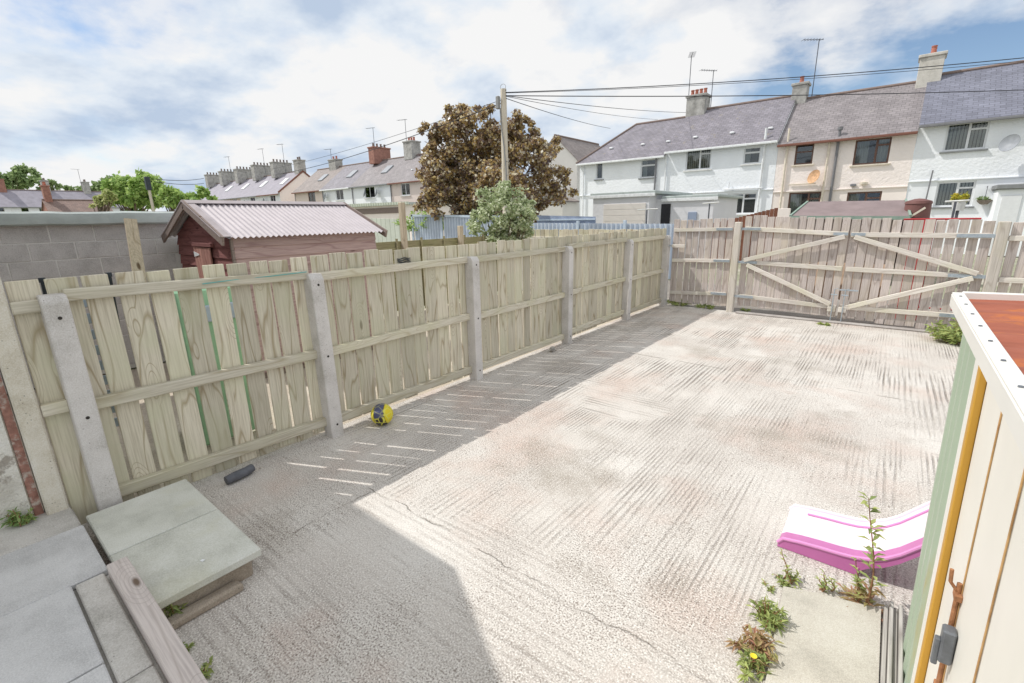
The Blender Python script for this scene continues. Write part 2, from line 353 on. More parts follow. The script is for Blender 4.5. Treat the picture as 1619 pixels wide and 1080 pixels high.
def leafpart(leaves, name, m, parent):                # leaves: (base, direction, length, width, normal)
    mb = MB()
    for p, d, L, w, n in leaves:
        p = Vector(p); d = Vector(d).normalized(); s = d.cross(Vector(n))
        s = s.normalized() if s.length > 1e-4 else d.orthogonal().normalized(); nn = s.cross(d)
        mid = p + d*L*.45; tip = p + d*L - Vector((0, 0, L*.22))
        mb.add([p, mid + s*w*.5 + nn*w*.12, tip, mid - s*w*.5 + nn*w*.12, mid - nn*w*.1], [(0, 4, 1), (4, 2, 1), (0, 3, 4), (4, 3, 2)])
    return mb.build(name, m, parent)
def rdir(g, zlo=-.2, zhi=1.):
    a = g.uniform(0, 2*math.pi); z = g.uniform(zlo, zhi); r_ = math.sqrt(max(0, 1-z*z)); return Vector((r_*math.cos(a), r_*math.sin(a), z))
def tuft(name, label, loc, rad, h, n, L, w, m, cat='weed', seed=0, group=None, flat=.6):
    g = random.Random(seed); t = thing(name, label, cat, loc, 0, group); lv = []; st = MB()
    for i in range(max(3, n//14)):
        a = g.uniform(0, 6.28); rr = rad*math.sqrt(g.random()); tip = Vector((rr*math.cos(a), rr*math.sin(a), h*g.uniform(.4, 1.)*(1-.45*(rr/rad)**2)))
        st.tube([Vector((tip.x*.35, tip.y*.35, -.01)), tip*.6 + Vector((0, 0, .04*h)), tip], [.004, .003, .0015], 5)
        for k in range(14):
            f = g.uniform(.15, 1.); p = Vector((tip.x*(.35+.65*f), tip.y*(.35+.65*f), tip.z*f)); d = rdir(g, -.1, .9)
            lv.append((p, d, L*g.uniform(.6, 1.2), w*g.uniform(.7, 1.2), rdir(g, .4, 1)))
    st.build('stem', M['stem'], t); leafpart(lv, 'foliage', m, t); return t
tuft('fern', 'small bright green fern growing at the foot of the white rendered wall', (-4.02, .02, .20), .075, .13, 200, .05, .012, M['leaf_fern'], 'plant', 3)

# ---- patio: bedded flags, step slabs, plank edging
t = bpy.data.objects.new('patio', None); COL.objects.link(t); t['kind'] = 'structure'; t.location = (-2.5, -.5, 0)
MB().box((-1.62, -1.5, -.04), (1.6, .76, .165)).build('patio_base', M['flag_old'], t)
def flag(x0, x1, y0, y1, m, z0=.167, z1=.205, tilt=0):
    mb = MB(); mb.cbox((x0+.004, y0+.004, z0), (x1-.004, y1-.004, z1+tilt), .006); mb.v = [(a+2.5, b_+.5, c) for a, b_, c in mb.v]
    return mb.build('paving_flag', m, t)
flag(-4.12, -3.70, -2., .255, M['flag_old'], tilt=-.004); flag(-3.70, -3.07, -.62, .265, M['flag']); flag(-3.70, -3.07, -2., -.62, M['flag'])
flag(-3.07, -2.37, -.55, .115, M['flag'], tilt=.004); flag(-2.37, -1.7, -.55, .115, M['flag']); flag(-1.7, -.9, -.55, .115, M['flag'])
for a in (-3.07, -2.2, -1.5): flag(a, a+.72 if a > -3 else -2.2, .12, .245, M['flag_old'], tilt=-.006)
for a in (-3.07, -2.37, -1.7): flag(a, a+.68, -1.9, -.555, M['flag'])
M['bedding'] = concrete('bedding', (168, 156, 142), (138, 126, 112), (184, 174, 160))
t = thing('paving_step', 'pair of raised grey paving slabs forming a step beside the first concrete post', 'step', (-3.24, .58, 0))
MB().cbox((-.56, -.25, -.02), (.575, .24, .120), .012, jag=.008).build('bedding', M['bedding'], t)
for i, (a, b_) in enumerate(((-.63, -.026), (-.014, .62))):
    MB().cbox((a, -.285, .121), (b_, .285, .172), .007).build('paving_slab', M['slab'], t)
MB().cbox((.585, -.27, 0), (.66, .15, .045), .012, jag=.008).build('mortar_kerb', M['bedding'], t)
mb = MB(); mb.cbox((-.62, -.045, 0), (.95, .045, .085), .005); mb.build('plank', M['plank_wood'], None, label='weathered grey wooden plank edging the paved patio in the near left corner', cat='plank').location = (-2.42, .30, .165)

# ---- the long board fence
def board_mesh(w, h, tck, m, topjag=.006):
    bm = MB(); bm.cbox((-tck/2, -w/2, 0), (tck/2, w/2, h + rnd.uniform(-topjag, topjag)), .004); return mesh_m(bm, 'board', m)
t = thing('timber_fence', 'long weathered board fence with concrete posts down the left side of the yard', 'fence', (-4.0, 0, 0))
fence = t
posts = [(.375, .15, 1.60), (2.07, 0, 1.555), (4.08, 0, 1.555), (6.25, 0, 1.555), (8.42, 0, 1.555), (10.33, 0, 1.56)]
M['hole'] = plain('hole', (60, 56, 52), .9)
mb = MB(); w = .125
for i, (y, z, h) in enumerate(posts):
    p = MB(); p.prism([(-.055, 0, -.05), (.082, 0, -.05), (.082, 0, h-.045), (.05, 0, h), (-.055, 0, h)], (0, w, 0))
    me = p.mesh('concrete_post'); bm = bmesh.new(); bm.from_mesh(me); bmesh.ops.bevel(bm, geom=bm.edges[:], offset=.007, segments=1, affect='EDGES'); bm.to_mesh(me); bm.free()
    me.materials.append(M['post_conc']); o = link('concrete_post', me, t, (0, y, 0), (R(rnd.uniform(-.4, .4)), R(rnd.uniform(-.5, .5)), 0))
    for zz in (.12, .8, 1.46):
        if zz > z: q = MB(); q.tube([(.0835, w*.52, zz), (.0815, w*.52, zz)], .011, 10); q.build('bolt_hole', M['hole'], o)
for zc, hh in ((1.515, .075), (.80, .08), (.135, .085)):
    for i in range(5):
        y0, y1 = posts[i][0]+w, posts[i+1][0]; dz = .03 if i == 0 else 0.
        q = MB(); q.cbox((-.028, y0-.01-( .05 if i else 0)*0, -hh/2), (.028, y1+.01, hh/2), .006)
        o = q.build('rail', M['fence_rail'], t); o.location = (-.022, 0, zc+dz + rnd.uniform(-.012, .012)); o.rotation_euler = (R(rnd.uniform(-.25, .25) + (-1.3 if i == 0 else 0)), 0, 0)
        if i == 0: o.location.z += .045
q = MB(); q.cbox((-.05, .25, 1.50), (-.005, .375, 1.575), .006); q.build('rail', M['fence_rail'], t)
q = MB(); q.cbox((-.05, .25, .845), (-.005, .375, .925), .006); q.build('rail', M['fence_rail'], t)
bvar = [board_mesh(.138 + .008*k, 1.655, .02, M['fence_wood'], .012) for k in range(3)] + [board_mesh(.158 + .005*k, 1.655, .02, M['fence_wood'], .012) for k in range(4)]
y = .255; 
while y < 10.40:
    near = y < 2.0
    k = rnd.randrange(0, 3) if near else rnd.randrange(3, 7)
    wd = (.138 + .008*k) if near else (.158 + .005*(k-3))
    gap = rnd.uniform(.018, .030) if near else rnd.uniform(.013, .022)
    link('board', bvar[k], t, (-.062 + rnd.uniform(-.004, .004), y + wd/2, .055 - (.02 if near else 0) + rnd.uniform(-.008, .008)), (R(rnd.uniform(-.35, .35) + (.2 if near else 0)), R(rnd.uniform(-.3, .3)), R(rnd.uniform(-1.2, 1.2))))
    y += wd + gap

# ---- gates and their posts
GY = 10.40
def gate_post(x0, x1, h, label):
    q = MB(); q.cbox((x0, -.06, -.05), (x1, .07, h), .012); o = q.build('gate_post', M['gate_post'], None, label=label, cat='gate post', group='wooden gate posts'); o.location = (0, GY, 0); return o
M['gate_post'] = wood('gate_post', (210, 203, 194), (186, 177, 167), (164, 156, 146), green=(196, 190, 170))
gate_post(-2.60, -2.475, 1.83, 'weathered square gate post between the small gate and the double gate')
gate_post(1.16, 1.30, 1.80, 'weathered square gate post at the right end of the double gate')
M['galv'] = plain('galv', (178, 188, 196), .45, .15, 20., metal=.6)
gvar = [board_mesh(.116 + .004*k, 1.80, .02, M['gate_wood'], .009) for k in range(4)]
def gate(name, label, x0, x1, ztop0, ztop1, zlow, rails, diags, group=None):
    t = thing(name, label, 'gate', (x0, GY, 0), 0, group)
    n_ = round((x1-x0)/.138); cell = (x1-x0)/n_
    for i_ in range(n_):
        x = x0 + cell*i_ + rnd.uniform(-.003, .003); k = rnd.randrange(4); wd = cell-.004
        f = (x-x0)/(x1-x0); zt = ztop0 + (ztop1-ztop0)*f + rnd.uniform(-.012, .012)
        link('board', gvar[k], t, (x - x0 + wd/2, .045 + rnd.uniform(-.003, .003), zt-1.80), (R(rnd.uniform(-.2, .2)), R(rnd.uniform(-.5, .5)), R(90 + rnd.uniform(-1.5, 1.5))))
    for (za, zb, hgt) in rails:
        q = MB(); L = x1-x0; q.cbox((-L/2+.02, -.022, -hgt/2), (L/2-.02, .022, hgt/2), .005); o = q.build('rail', M['gate_rail'], t)
        o.location = (L/2, .01, (za+zb)/2); o.rotation_euler = (0, -math.atan2(zb-za, L), 0)
    for (xa, za, xb, zb) in diags:
        L = math.hypot(xb-xa, zb-za); q = MB(); q.cbox((-L/2, -.02, -.04), (L/2, .02, .04), .005); o = q.build('brace', M['gate_rail'], t)
        o.location = ((xa+xb)/2-x0, -.036, (za+zb)/2); o.rotation_euler = (0, -math.atan2(zb-za, xb-xa), 0)
    return t
def galv(t, xa, xb, z, x0, hh=.05, ya=-.022):
    q = MB(); q.cbox((xa-x0, ya-.008, z-hh/2), (xb-x0, ya, z+hh/2), .002); return q.build('hinge_strap', M['galv'], t)
tp = gate('pedestrian_gate', 'narrow weathered board gate in the corner next to the double gate', -3.86, -2.625, 1.885, 1.89, .08, [(1.67, 1.69, .075), (1.02, 1.05, .075), (.30, .36, .075)], [])
for z in (1.69, 1.05, .36): galv(tp, -2.95, -2.63, z, -3.86)
q = MB(); q.cbox((.02, -.075, 1.30), (.30, -.03, 1.37), .005); q.build('latch_bar', M['gate_rail'], tp); q = MB(); q.cbox((-.10, -.06, 1.325), (.16, -.03, 1.35), .003); q.build('latch_bolt', M['galv'], tp)
a = gate('double_gate_leaf', 'left leaf of the wide double gate with zigzag pale braces', -2.43, -.69, 1.945, 1.885, .11, [(1.70, 1.60, .08), (1.045, .985, .08), (.345, .275, .08)], [(-2.36, 1.08, -.74, 1.56), (-2.30, .99, -.80, .33)], 'leaves of the double gate')
b_ = gate('double_gate_leaf', 'right leaf of the wide double gate meeting at the drop bolt', -.675, 1.145, 1.875, 1.805, .11, [(1.59, 1.585, .08), (.985, .955, .08), (.29, .30, .08)], [(-.60, 1.555, 1.06, 1.0), (-.52, .31, 1.02, .93)], 'leaves of the double gate')
for z in (1.695, 1.04, .34): galv(a, -2.47, -2.12, z, -2.43)
for z in (1.585, .955, .30): galv(b_, .72, 1.17, z, -.675, .055)
galv(a, -.92, -.70, 1.605, -2.43, .05, -.03); galv(b_, -.66, -.45, 1.60, -.675, .05, -.03)
for g_, xx in ((a, -.765), (b_, -.60)):
    x0 = -2.43 if g_ is a else -.675
    q = MB(); q.tube([(xx-x0, -.075, .02), (xx-x0, -.075, .62), (xx-x0+.05, -.10, .64)], .009, 8); q.tube([(xx-x0-.05, -.075, .52), (xx-x0+.05, -.075, .52)], .012, 8); q.build('drop_bolt', M['galv'], g_)
    q = MB(); q.cbox((xx-x0-.07, -.065, .20), (xx-x0+.05, -.03, .29), .004); q.build('bolt_block', M['gate_rail'], g_)
q = MB(); q.cbox((-.02, -.065, .60), (.26, -.045, .625), .003); q.build('latch_bar', M['galv'], b_)
kb = MB().cbox((-2.4, 10.25, .0), (1.15, 10.36, .035), .012); o = kb.build('kerb', M['kerb'], None, kind='structure')
# fence panel to the right of the gate
t = thing('board_fence_panel', 'short weathered board fence panel right of the double gate post', 'fence', (1.31, GY, 0))
for k in range(14): link('board', gvar[k % 4], t, (.075 + k*.145, .05, 1.78-1.80), (0, R(rnd.uniform(-.4, .4)), R(90)))
for z in (1.55, .92, .32):
    q = MB(); q.cbox((0, -.02, z-.04), (2.05, .03, z+.04), .005); q.build('rail', M['gate_rail'], t)

# ---- steel shed on the right
def metal_paint(name, c, rust, amt=.62, rough=.5, streak=True, spec=.4):
    m, nt, b = new_mat(name, rough, spec); P = tex(nt)
    s_ = noise(nt, mapping(nt, P, scale=(6, 6, .7) if streak else (3, 3, 3)), 1.6, 6, .65)
    col = ramp(nt, noise(nt, P, 3., 4), [(.3, tuple(x*.93 for x in lin(c))), (.7, lin(c))])
    col = mixc(nt, ramp(nt, s_, [(amt, 0.), (amt+.10, .85)]), col, lin(rust)); put(nt, b.inputs['Base Color'], col)
    bump(nt, b, s_, .1, .004); return m
M['cream_metal'] = metal_paint('cream_metal', (236, 233, 224), (206, 176, 130), .68)
M['green_metal'] = metal_paint('green_metal', (172, 186, 166), (176, 170, 130), .62)
M['amber_metal'] = metal_paint('amber_metal', (204, 156, 62), (160, 100, 40), .58, .55)
M['white_metal'] = metal_paint('white_metal', (234, 232, 226), (190, 180, 160), .7)
def rust_mat():
    m, nt, b = new_mat('rust_roof', .75, .2); P = tex(nt)
    n1 = noise(nt, mapping(nt, P, scale=(1.2, 6, 1)), 2.2, 6, .65)
    col = ramp(nt, n1, [(.32, lin((140, 84, 68))), (.5, lin((156, 94, 76))), (.68, lin((170, 106, 86)))])
    wv = wave(nt, mapping(nt, P, loc=(0, .02, 0)), 2.1, 3.5, 3, 3., 'Y')
    col = mixc(nt, math_(nt, 'MULTIPLY', ramp(nt, wv, [(.72, 0.), (.95, .85)]), ramp(nt, noise(nt, P, 14., 4, .7), [(.40, 0.), (.60, 1.)])), col, lin((186, 112, 66)))
    put(nt, b.inputs['Base Color'], col); bump(nt, b, noise(nt, P, 70., 4), .3, .004); return m
M['rust'] = rust_mat()
M['rust_plain'] = plain('rust_plain', (166, 118, 84), .9, .3, 25., bmp=.5)
M['seam'] = plain('seam', (196, 158, 108), .8, .3, 12., dirt=(150, 104, 66))
M['hasp'] = plain('hasp', (122, 126, 132), .4, .2, 30., metal=.5)
t = thing('metal_shed', 'small steel shed with cream door and rusty corrugated roof at the right edge', 'shed', (.307, 2.50, 0))
t.rotation_euler = (0, R(-1.7), 0)
def corr(mb, y0, y1, z0, z1, pitch, amp, x=0., vertical=True, n=6):
    """box-profile sheet along y, standing (vertical) at x"""
    prof = [(0, 0), (.28, 0), (.38, 1), (.62, 1), (.72, 0)]; ys = []
    k = math.floor(y0/pitch)
    while k*pitch < y1:
        for f, a_ in prof:
            yy = (k+f)*pitch
            if y0 <= yy <= y1: ys.append((yy, a_*amp))
        k += 1
    ys = [(y0, 0)] + ys + [(y1, 0)]
    o = len(mb.v)
    for yy, a_ in ys: mb.v += [(x-a_, yy, z0), (x-a_, yy, z1), (x-a_+.003, yy, z0), (x-a_+.003, yy, z1)]
    for i in range(len(ys)-1):
        j = o+4*i; mb.f += [(j, j+4, j+5, j+1), (j+2, j+3, j+7, j+6), (j+1, j+5, j+7, j+3)]
    return mb
corr(MB(), -.40, 0, .03, 1.60, .13, .014).build('green_side_sheet', M['green_metal'], t)
MB().cbox((-.006, -.50, .02), (.012, -.405, 1.62), .003).build('white_jamb', M['white_metal'], t)
MB().cbox((-.008, -.55, .02), (.014, -.503, 1.62), .003).build('amber_jamb', M['amber_metal'], t)
d = MB().cbox((.012, -1.17, .05), (.05, -.555, 1.60), .003).build('door', M['cream_metal'], t, label='cream painted steel door leaf next to the amber jamb')
MB().cbox((.012, -1.80, .05), (.05, -1.176, 1.60), .003).build('door', M['cream_metal'], t)
for yy in (-.85, -1.173): MB().cbox((.008, yy-.003, .06), (.0115, yy+.003, 1.58), .001).build('seam', M['seam'], t)
q = MB(); q.tube([(.002, -.85, .40), (.002, -.85, .97)], .006, 8); q.tube([(.002, -.85, .94), (-.018, -.855, .97), (-.02, -.855, 1.01)], .005, 6); q.build('bolt_rod', M['rust_plain'], t)
q = MB(); q.cbox((-.02, -.92, .74), (.010, -.88, .85), .005); q.cbox((-.032, -.91, .72), (-.018, -.89, .81), .003); q.build('hasp', M['hasp'], t)
for zz in (.93, .60): q = MB(); q.cbox((-.006, -.87, zz-.01), (.012, -.83, zz+.01), .002); q.build('bolt_bracket', M['rust_plain'], t)
MB().cbox((.02, -2.25, .03), (.05, -1.81, 1.60), .003).build('side_sheet', M['green_metal'], t)
MB().box((.05, -.01, .03), (1.5, .0, 1.6)).build('end_sheet', M['green_metal'], t)
MB().box((.05, -2.25, .03), (1.5, -2.24, 1.6)).build('end_sheet', M['green_metal'], t)
MB().box((1.49, -2.24, .03), (1.5, -.01, 1.6)).build('side_sheet', M['green_metal'], t)
mb = MB(); ys = np.linspace(-2.3, .0, 93); o = 0
for i, yy in enumerate(ys):
    zz = 1.662 + .010*math.sin(yy*2*math.pi/.19)
    mb.v += [(-.035, yy, zz), (1.55, yy, zz+.02)]
    if i: mb.f.append((2*i-2, 2*i, 2*i+1, 2*i-1))
mb.build('rusty_roof', M['rust'], t, smooth=True)
MB().cbox((-.058, -2.32, 1.675), (-.024, .03, 1.683), .002).build('roof_edge_flashing', M['white_metal'], t)
MB().cbox((-.060, -2.32, 1.63), (-.055, .03, 1.676), .002).build('roof_fascia', M['white_metal'], t)
MB().cbox((-.03, .0, 1.655), (1.55, .03, 1.688), .003).build('roof_edge_flashing', M['white_metal'], t)
for k in range(11):
    q = MB(); yy = -.09 - k*.2; q.cyl((-.042, yy, 1.683), .003, .0045, n=10); q.build('roof_screw', M['hasp'], t)
q = MB(); q.cbox((.05, -.3, 1.672), (.12, -.27, 1.675), .001)

# ---- toddler slide behind the shed
def plastic(name, c, rough=.35):
    m, nt, b = new_mat(name, rough, .5); P = tex(nt); f = noise(nt, P, 9., 4)
    put(nt, b.inputs['Base Color'], ramp(nt, f, [(.3, tuple(x*.94 for x in lin(c))), (.7, lin(c))])); b.inputs['Subsurface Weight'].default_value = .0; return m
M['pink'] = plastic('pink', (196, 112, 172)); M['pink_sunlit'] = plastic('pink_sunlit', (242, 228, 238), .3); M['pink_mid'] = plastic('pink_mid', (224, 150, 205))  # same pink plastic throughout; the palest tone has bleaching sunlight painted in
t = thing('slide', 'pink plastic toddler slide with its sunlit bed painted pale, lying beside the shed', 'slide', (-.3, 2.93, 0))
prof = [(-.005, .02), (.02, .055), (.10, .068), (.20, .078), (.30, .085), (.37, .094), (.44, .115), (.50, .15), (.56, .205), (.63, .29), (.72, .40), (.84, .56), (.98, .74)]
def strip(mb, ya, za, yb, zb, th=.006):
    o = len(mb.v)
    for x, z in prof: mb.v += [(x, ya, max(.004, z+za)), (x, yb, max(.004, z+zb)), (x, ya, max(.002, z+za-th)), (x, yb, max(.002, z+zb-th))]
    for i in range(len(prof)-1):
        j = o+4*i; mb.f += [(j, j+4, j+5, j+1), (j+2, j+3, j+7, j+6), (j, j+2, j+6, j+4), (j+1, j+5, j+7, j+3)]
    mb.f += [(o, o+1, o+3, o+2)]
    return mb
bed = MB(); strip(bed, .15, -.03, .365, -.032); bed.build('chute', M['pink_sunlit'], t, smooth=True)
inn = MB(); strip(inn, .022, .002, .151, -.029); inn.build('near_lip_shadow', M['pink'], t, smooth=True)  # magenta band paints the near lip's shadow on the bed
rim = MB(); rim.tube([(x, .012, z+.006) for x, z in prof], .011, 8); rim.build('near_rim', M['pink_mid'], t, smooth=True)
far = MB(); strip(far, .366, -.03, .425, .012); far.build('far_side', M['pink_sunlit'], t, smooth=True)
rim = MB(); rim.tube([(x, .386, z-.008) for x, z in prof[2:]], .006, 8); rim.build('far_stripe', M['pink_mid'], t, smooth=True)
rim = MB(); rim.tube([(x, .43, z+.012) for x, z in prof], .012, 8); rim.build('far_rim', M['pink_sunlit'], t, smooth=True)
# skirt under the near rim, foot block
sk = MB(); o = 0
for x, z in prof: zb = 0.003 if x <= .41 else z-.045; sk.v += [(x, .008, z), (x, .002, min(z, zb)), (x, .014, z), (x, .010, min(z, zb))]
for i in range(len(prof)-1):
    j = 4*i
    if not (prof[i][0] <= .37 and prof[i+1][0] > .41 and False): sk.f += [(j, j+4, j+5, j+1), (j+2, j+3, j+7, j+6), (j+1, j+5, j+7, j+3)]
sk.build('side_skirt', M['pink'], t)
q = MB(); q.prism([(.37, .0, .003), (.40, .0, .003), (.40, .0, .055), (.37, .0, .048)], (0, .43, 0)); q.build('foot_panel', M['pink'], t)
q = MB(); q.box((.93, .02, .0), (.98, .06, .70)); q.box((.93, .37, .0), (.98, .41, .70)); q.build('ladder_frame', M['pink'], t)

# ---- loose concrete slab, laths, balls, pipe offcut
q = MB(); q.prism([(-.21, 2.56, .004), (-.05, 2.62, .004), (.21, 2.69, .004), (.22, 1.7, .004), (-.16, 1.6, .004), (-.17, 1.95, .004)], (0, 0, .022))
M['slab_sun'] = concrete('slab_sun', (196, 191, 180), (178, 173, 162), (208, 204, 194), fine=220., pits=False)
q.build('concrete_slab', M['slab_sun'], None, label='smooth concrete slab set in the yard between the weeds and the laths', cat='slab')
t = thing('lath_stack', 'stack of weathered grey timber laths lying along the shed', 'timber', (.25, 1.85, 0))
for k in range(4): q = MB(); q.cbox((-.03+k*.0185, -.6, .004), (-.014+k*.0185, .86 + rnd.uniform(-.02, .03), .05 + .02*(k % 2)), .003); q.build('lath', M['grey_wood'], t)
def ball_mat():
    m, nt, b = new_mat('ball', .45, .4); P = tex(nt); x, y, z = sep(nt, P)
    e = voro(nt, mapping(nt, P, loc=(.3, .2, .1)), 16., 'DISTANCE_TO_EDGE')
    ax = math_(nt, 'ABSOLUTE', x)
    col = mixc(nt, ramp(nt, ax, [(.050, 0.), (.056, 1.)]), lin((58, 52, 50)), lin((226, 206, 40)))
    col = mixc(nt, ramp(nt, e, [(.05, 1.), (.09, 0.)]), col, lin((222, 216, 90)))
    patch = math_(nt, 'MULTIPLY', ramp(nt, z, [(.02, 0.), (.028, 1.)]), ramp(nt, ax, [(.044, 1.), (.05, 0.)]))
    col = mixc(nt, math_(nt, 'MULTIPLY', patch, .75), col, lin((86, 92, 128)))
    put(nt, b.inputs['Base Color'], col); bump(nt, b, e, .3, .004); return m
def ball(name, label, loc, r_, m, rot):
    bm = bmesh.new(); bmesh.ops.create_uvsphere(bm, u_segments=32, v_segments=18, radius=r_); me = bpy.data.meshes.new(name); bm.to_mesh(me); bm.free()
    for p in me.polygons: p.use_smooth = True
    me.materials.append(m); o = bpy.data.objects.new(name, me); COL.objects.link(o); o.location = loc; o.rotation_euler = rot; o['label'] = label; o['category'] = 'ball'; return o
ball('football', 'yellow and black football resting against the foot of the fence', (-3.79, 2.55, .111), .11, ball_mat(), (R(10), R(-8), R(38)))
m_, nt, b = new_mat('small_ball', .5); P = tex(nt); e = voro(nt, P, 45.); put(nt, b.inputs['Base Color'], ramp(nt, e, [(.30, lin((228, 224, 216))), (.40, lin((150, 146, 140)))]))
ball('small_ball', 'small dirty white ball on the ground near the third concrete post', (-3.87, 5.72, .046), .045, m_, (0, 0, 0))
M['dark_plastic'] = plain('dark_plastic', (96, 98, 104), .55, .2, 20., bmp=.2)
q = MB(); q.tube([(0, -.11, 0), (.004, -.04, .004), (.0, .05, .0), (-.01, .11, .004)], [.034, .038, .037, .033], 14); o = q.build('pipe_offcut', M['dark_plastic'], None, smooth=True, label='short dark grey pipe offcut lying at the foot of the fence', cat='pipe'); o.location = (-3.86, 1.22, .04); o.rotation_euler = (0, 0, R(8))
# rubble crumbs along the foot of the fence
q = MB(); g = random.Random(4)
for k in range(420):
    yy = g.uniform(1.0, 10.2); c = Vector((-3.93 + abs(g.gauss(0, .07)), yy, 0)); s = g.uniform(.004, .014)
    if k % 3 == 0: c = Vector((g.uniform(-3.9, -3.5), g.uniform(1.5, 2.5), 0)); s *= .8
    vs = [c + Vector((g.uniform(-1, 1)*s, g.uniform(-1, 1)*s, zz*s*g.uniform(.6, 1.1) + .002)) for zz in (0, 0, 0, 1)]
    q.add(vs, [(0, 1, 2), (0, 1, 3), (1, 2, 3), (2, 0, 3)])
M['rubble'] = plain('rubble', (196, 190, 182), .9, .2, 3.)
q.build('rubble', M['rubble'], None, kind='stuff', label='crumbs of pale rubble scattered along the foot of the fence', cat='rubble')

# ---- weeds
def tall_weed(label, loc, h, n, L, seed, lean=(0, 0), stems=1, red=True, m=None):
    g = random.Random(seed); t = thing('tall_weed', label, 'weed', loc); lv = []; lr = []; st = MB()
    for s_ in range(stems):
        hh = h*(1 if s_ == 0 else g.uniform(.35, .6)); off = Vector((g.uniform(-.05, .05), g.uniform(-.05, .05), 0)) if s_ else Vector((0, 0, 0))
        pts = [off + Vector((lean[0]*f*f*hh + .012*math.sin(5*f), lean[1]*f*f*hh, f*hh)) for f in np.linspace(0, 1, 7)]
        st.tube(pts, [.0045*(1-.75*f) + .0008 for f in np.linspace(0, 1, 7)], 6)
        for k in range(int(n*hh/h)):
            f = g.uniform(.02, 1.); i = min(5, int(f*6)); p = pts[i].lerp(pts[i+1], f*6-i); a = k*2.4 + g.uniform(-.3, .3)
            d = Vector((math.cos(a), math.sin(a), g.uniform(.2, .8))); (lr if f < .22 and red else lv).append((p, d, L*g.uniform(.6, 1.1)*(1.1-.4*f), L*.22, (0, 0, 1)))
    if red:
        for k in range(46):
            a = g.uniform(0, 6.28); lr.append((Vector((.07*g.random()*math.cos(a), .07*g.random()*math.sin(a), .005)), Vector((math.cos(a), math.sin(a), g.uniform(.05, .6))), L*g.uniform(.5, 1.), L*.2, (0, 0, 1)))
    st.build('stem', M['stem'], t); leafpart(lv, 'leaves', m or M['leaf_weed'], t)
    if lr: leafpart(lr, 'red_leaves', M['leaf_red'], t)
    return t
tall_weed('tall thin weed with reddish base standing in front of the pink slide', at(1368, 960, z=0), .60, 60, .095, 11, (-.10, .05), 1)
tall_weed('short bushy weed beside the tall weed in front of the slide', at(1350, 945, z=0), .24, 26, .06, 12, (-.05, 0), 3)
tall_weed('small upright weed at the left front corner of the slide', at(1240, 915, z=0), .17, 20, .045, 13, (-.12, .0), 2, False)
tall_weed('small green weed on the edge of the concrete slab below the slide', at(1300, 935, z=0), .12, 26, .045, 14, (.05, 0), 3, False)
tuft('weed_clump', 'low trailing weed clump at the top corner of the concrete slab', at(1246, 922, z=0), .085, .06, 130, .035, .012, M['leaf_weed'], seed=21)
tuft('weed_clump', 'large straggly weed clump along the left side of the concrete slab', at(1212, 985, z=0), .09, .15, 260, .055, .012, M['leaf_weed'], seed=22)
tuft('weed_clump', 'reddish green weed clump just below the straggly one by the slab', at(1196, 1030, z=0), .11, .10, 260, .05, .014, M['leaf_red'], seed=23)
t = tuft('weed_clump', 'flowering weed clump at the bottom edge by the slab', at(1188, 1062, z=0), .07, .09, 140, .05, .014, M['leaf_weed'], seed=24)
q = MB(); 
for k in range(14): a = k/14*6.28; q.bar((0, 0, .085), (.014*math.cos(a), .014*math.sin(a), .09), .006, .001, (0, 0, 1))
q.build('yellow_flower', M['flower'], t)
tuft('weed_sprig', 'tiny yellowish creeping weed in the joint left of the concrete slab', at(1215, 930, z=0), .05, .02, 70, .02, .008, M['leaf_weed'], seed=25)
tuft('weed_sprig', 'green willowherb sprig at the foot of the paving step', at(277, 975, z=0), .05, .14, 90, .07, .018, M['leaf_weed'], seed=26)
tuft('weed_sprig', 'small green sprig beside the plank edging', at(290, 1030, z=0), .03, .05, 60, .035, .012, M['leaf_weed'], seed=27)
tuft('weed_sprig', 'leafy sprig at the bottom edge beside the plank', at(320, 1068, z=0), .05, .06, 70, .045, .014, M['leaf_weed'], seed=28)
for i, (px, py, lab) in enumerate([(1075, 482, 'green weed strip growing along the foot of the corner post'), (1115, 487, 'green weed strip growing under the small gate'), (1180, 492, 'small weed tuft at the foot of the middle gate post'), (1303, 514, 'small weed tuft growing in the yard just before the drop bolts')]):
    tuft('weed_tuft', lab, at(px, py, z=0), [.32, .26, .10, .10][i], [.16, .08, .06, .05][i], [420, 260, 70, 60][i], .07, .03, M['leaf_weed'], seed=30+i)
tuft('weed_bush', 'leafy green weed bush in front of the gate by the steel shed', at(1515, 543, z=0), .40, .42, 900, .11, .035, M['leaf_weed'], 'plant', seed=40)
# ------------------------------------------------------------------ next door: block outbuilding, shed, fences
t = thing('block_outbuilding', 'grey concrete block outbuilding with green-grey felt roof behind the fence on the left', 'outbuilding', (-8.5, 0, 0))
MB().box((-3.6, -2.2, -.03), (-.005, 2.75, 2.03)).build('mortar_core', M['mortar'], t)
bl = mesh_m(MB().cbox((-.05, -.2165, 0), (.0, .2165, .212), .005, jag=.0015), 'block', M['block'])
blh = mesh_m(MB().cbox((-.05, -.105, 0), (.0, .105, .212), .005, jag=.0015), 'block', M['block'])
for r_ in range(9):
    y = -.95 - (.225 if r_ % 2 else 0)
    while y + .2165 < 2.75: link('block', bl, t, (rnd.uniform(-.002, .003), y, .03 + .2225*r_)); y += .445
M['felt'] = plain('felt', (178, 186, 184), .85, .12, 5., bmp=.3, bscale=30.); M['felt_top'] = plain('felt_top', (206, 198, 196), .9, .1, 2.5, bmp=.3, bscale=25.)
q = MB(); ns = 26; prof = [(.10, 2.02), (.135, 2.04), (.14, 2.12), (.125, 2.17), (.06, 2.195)]
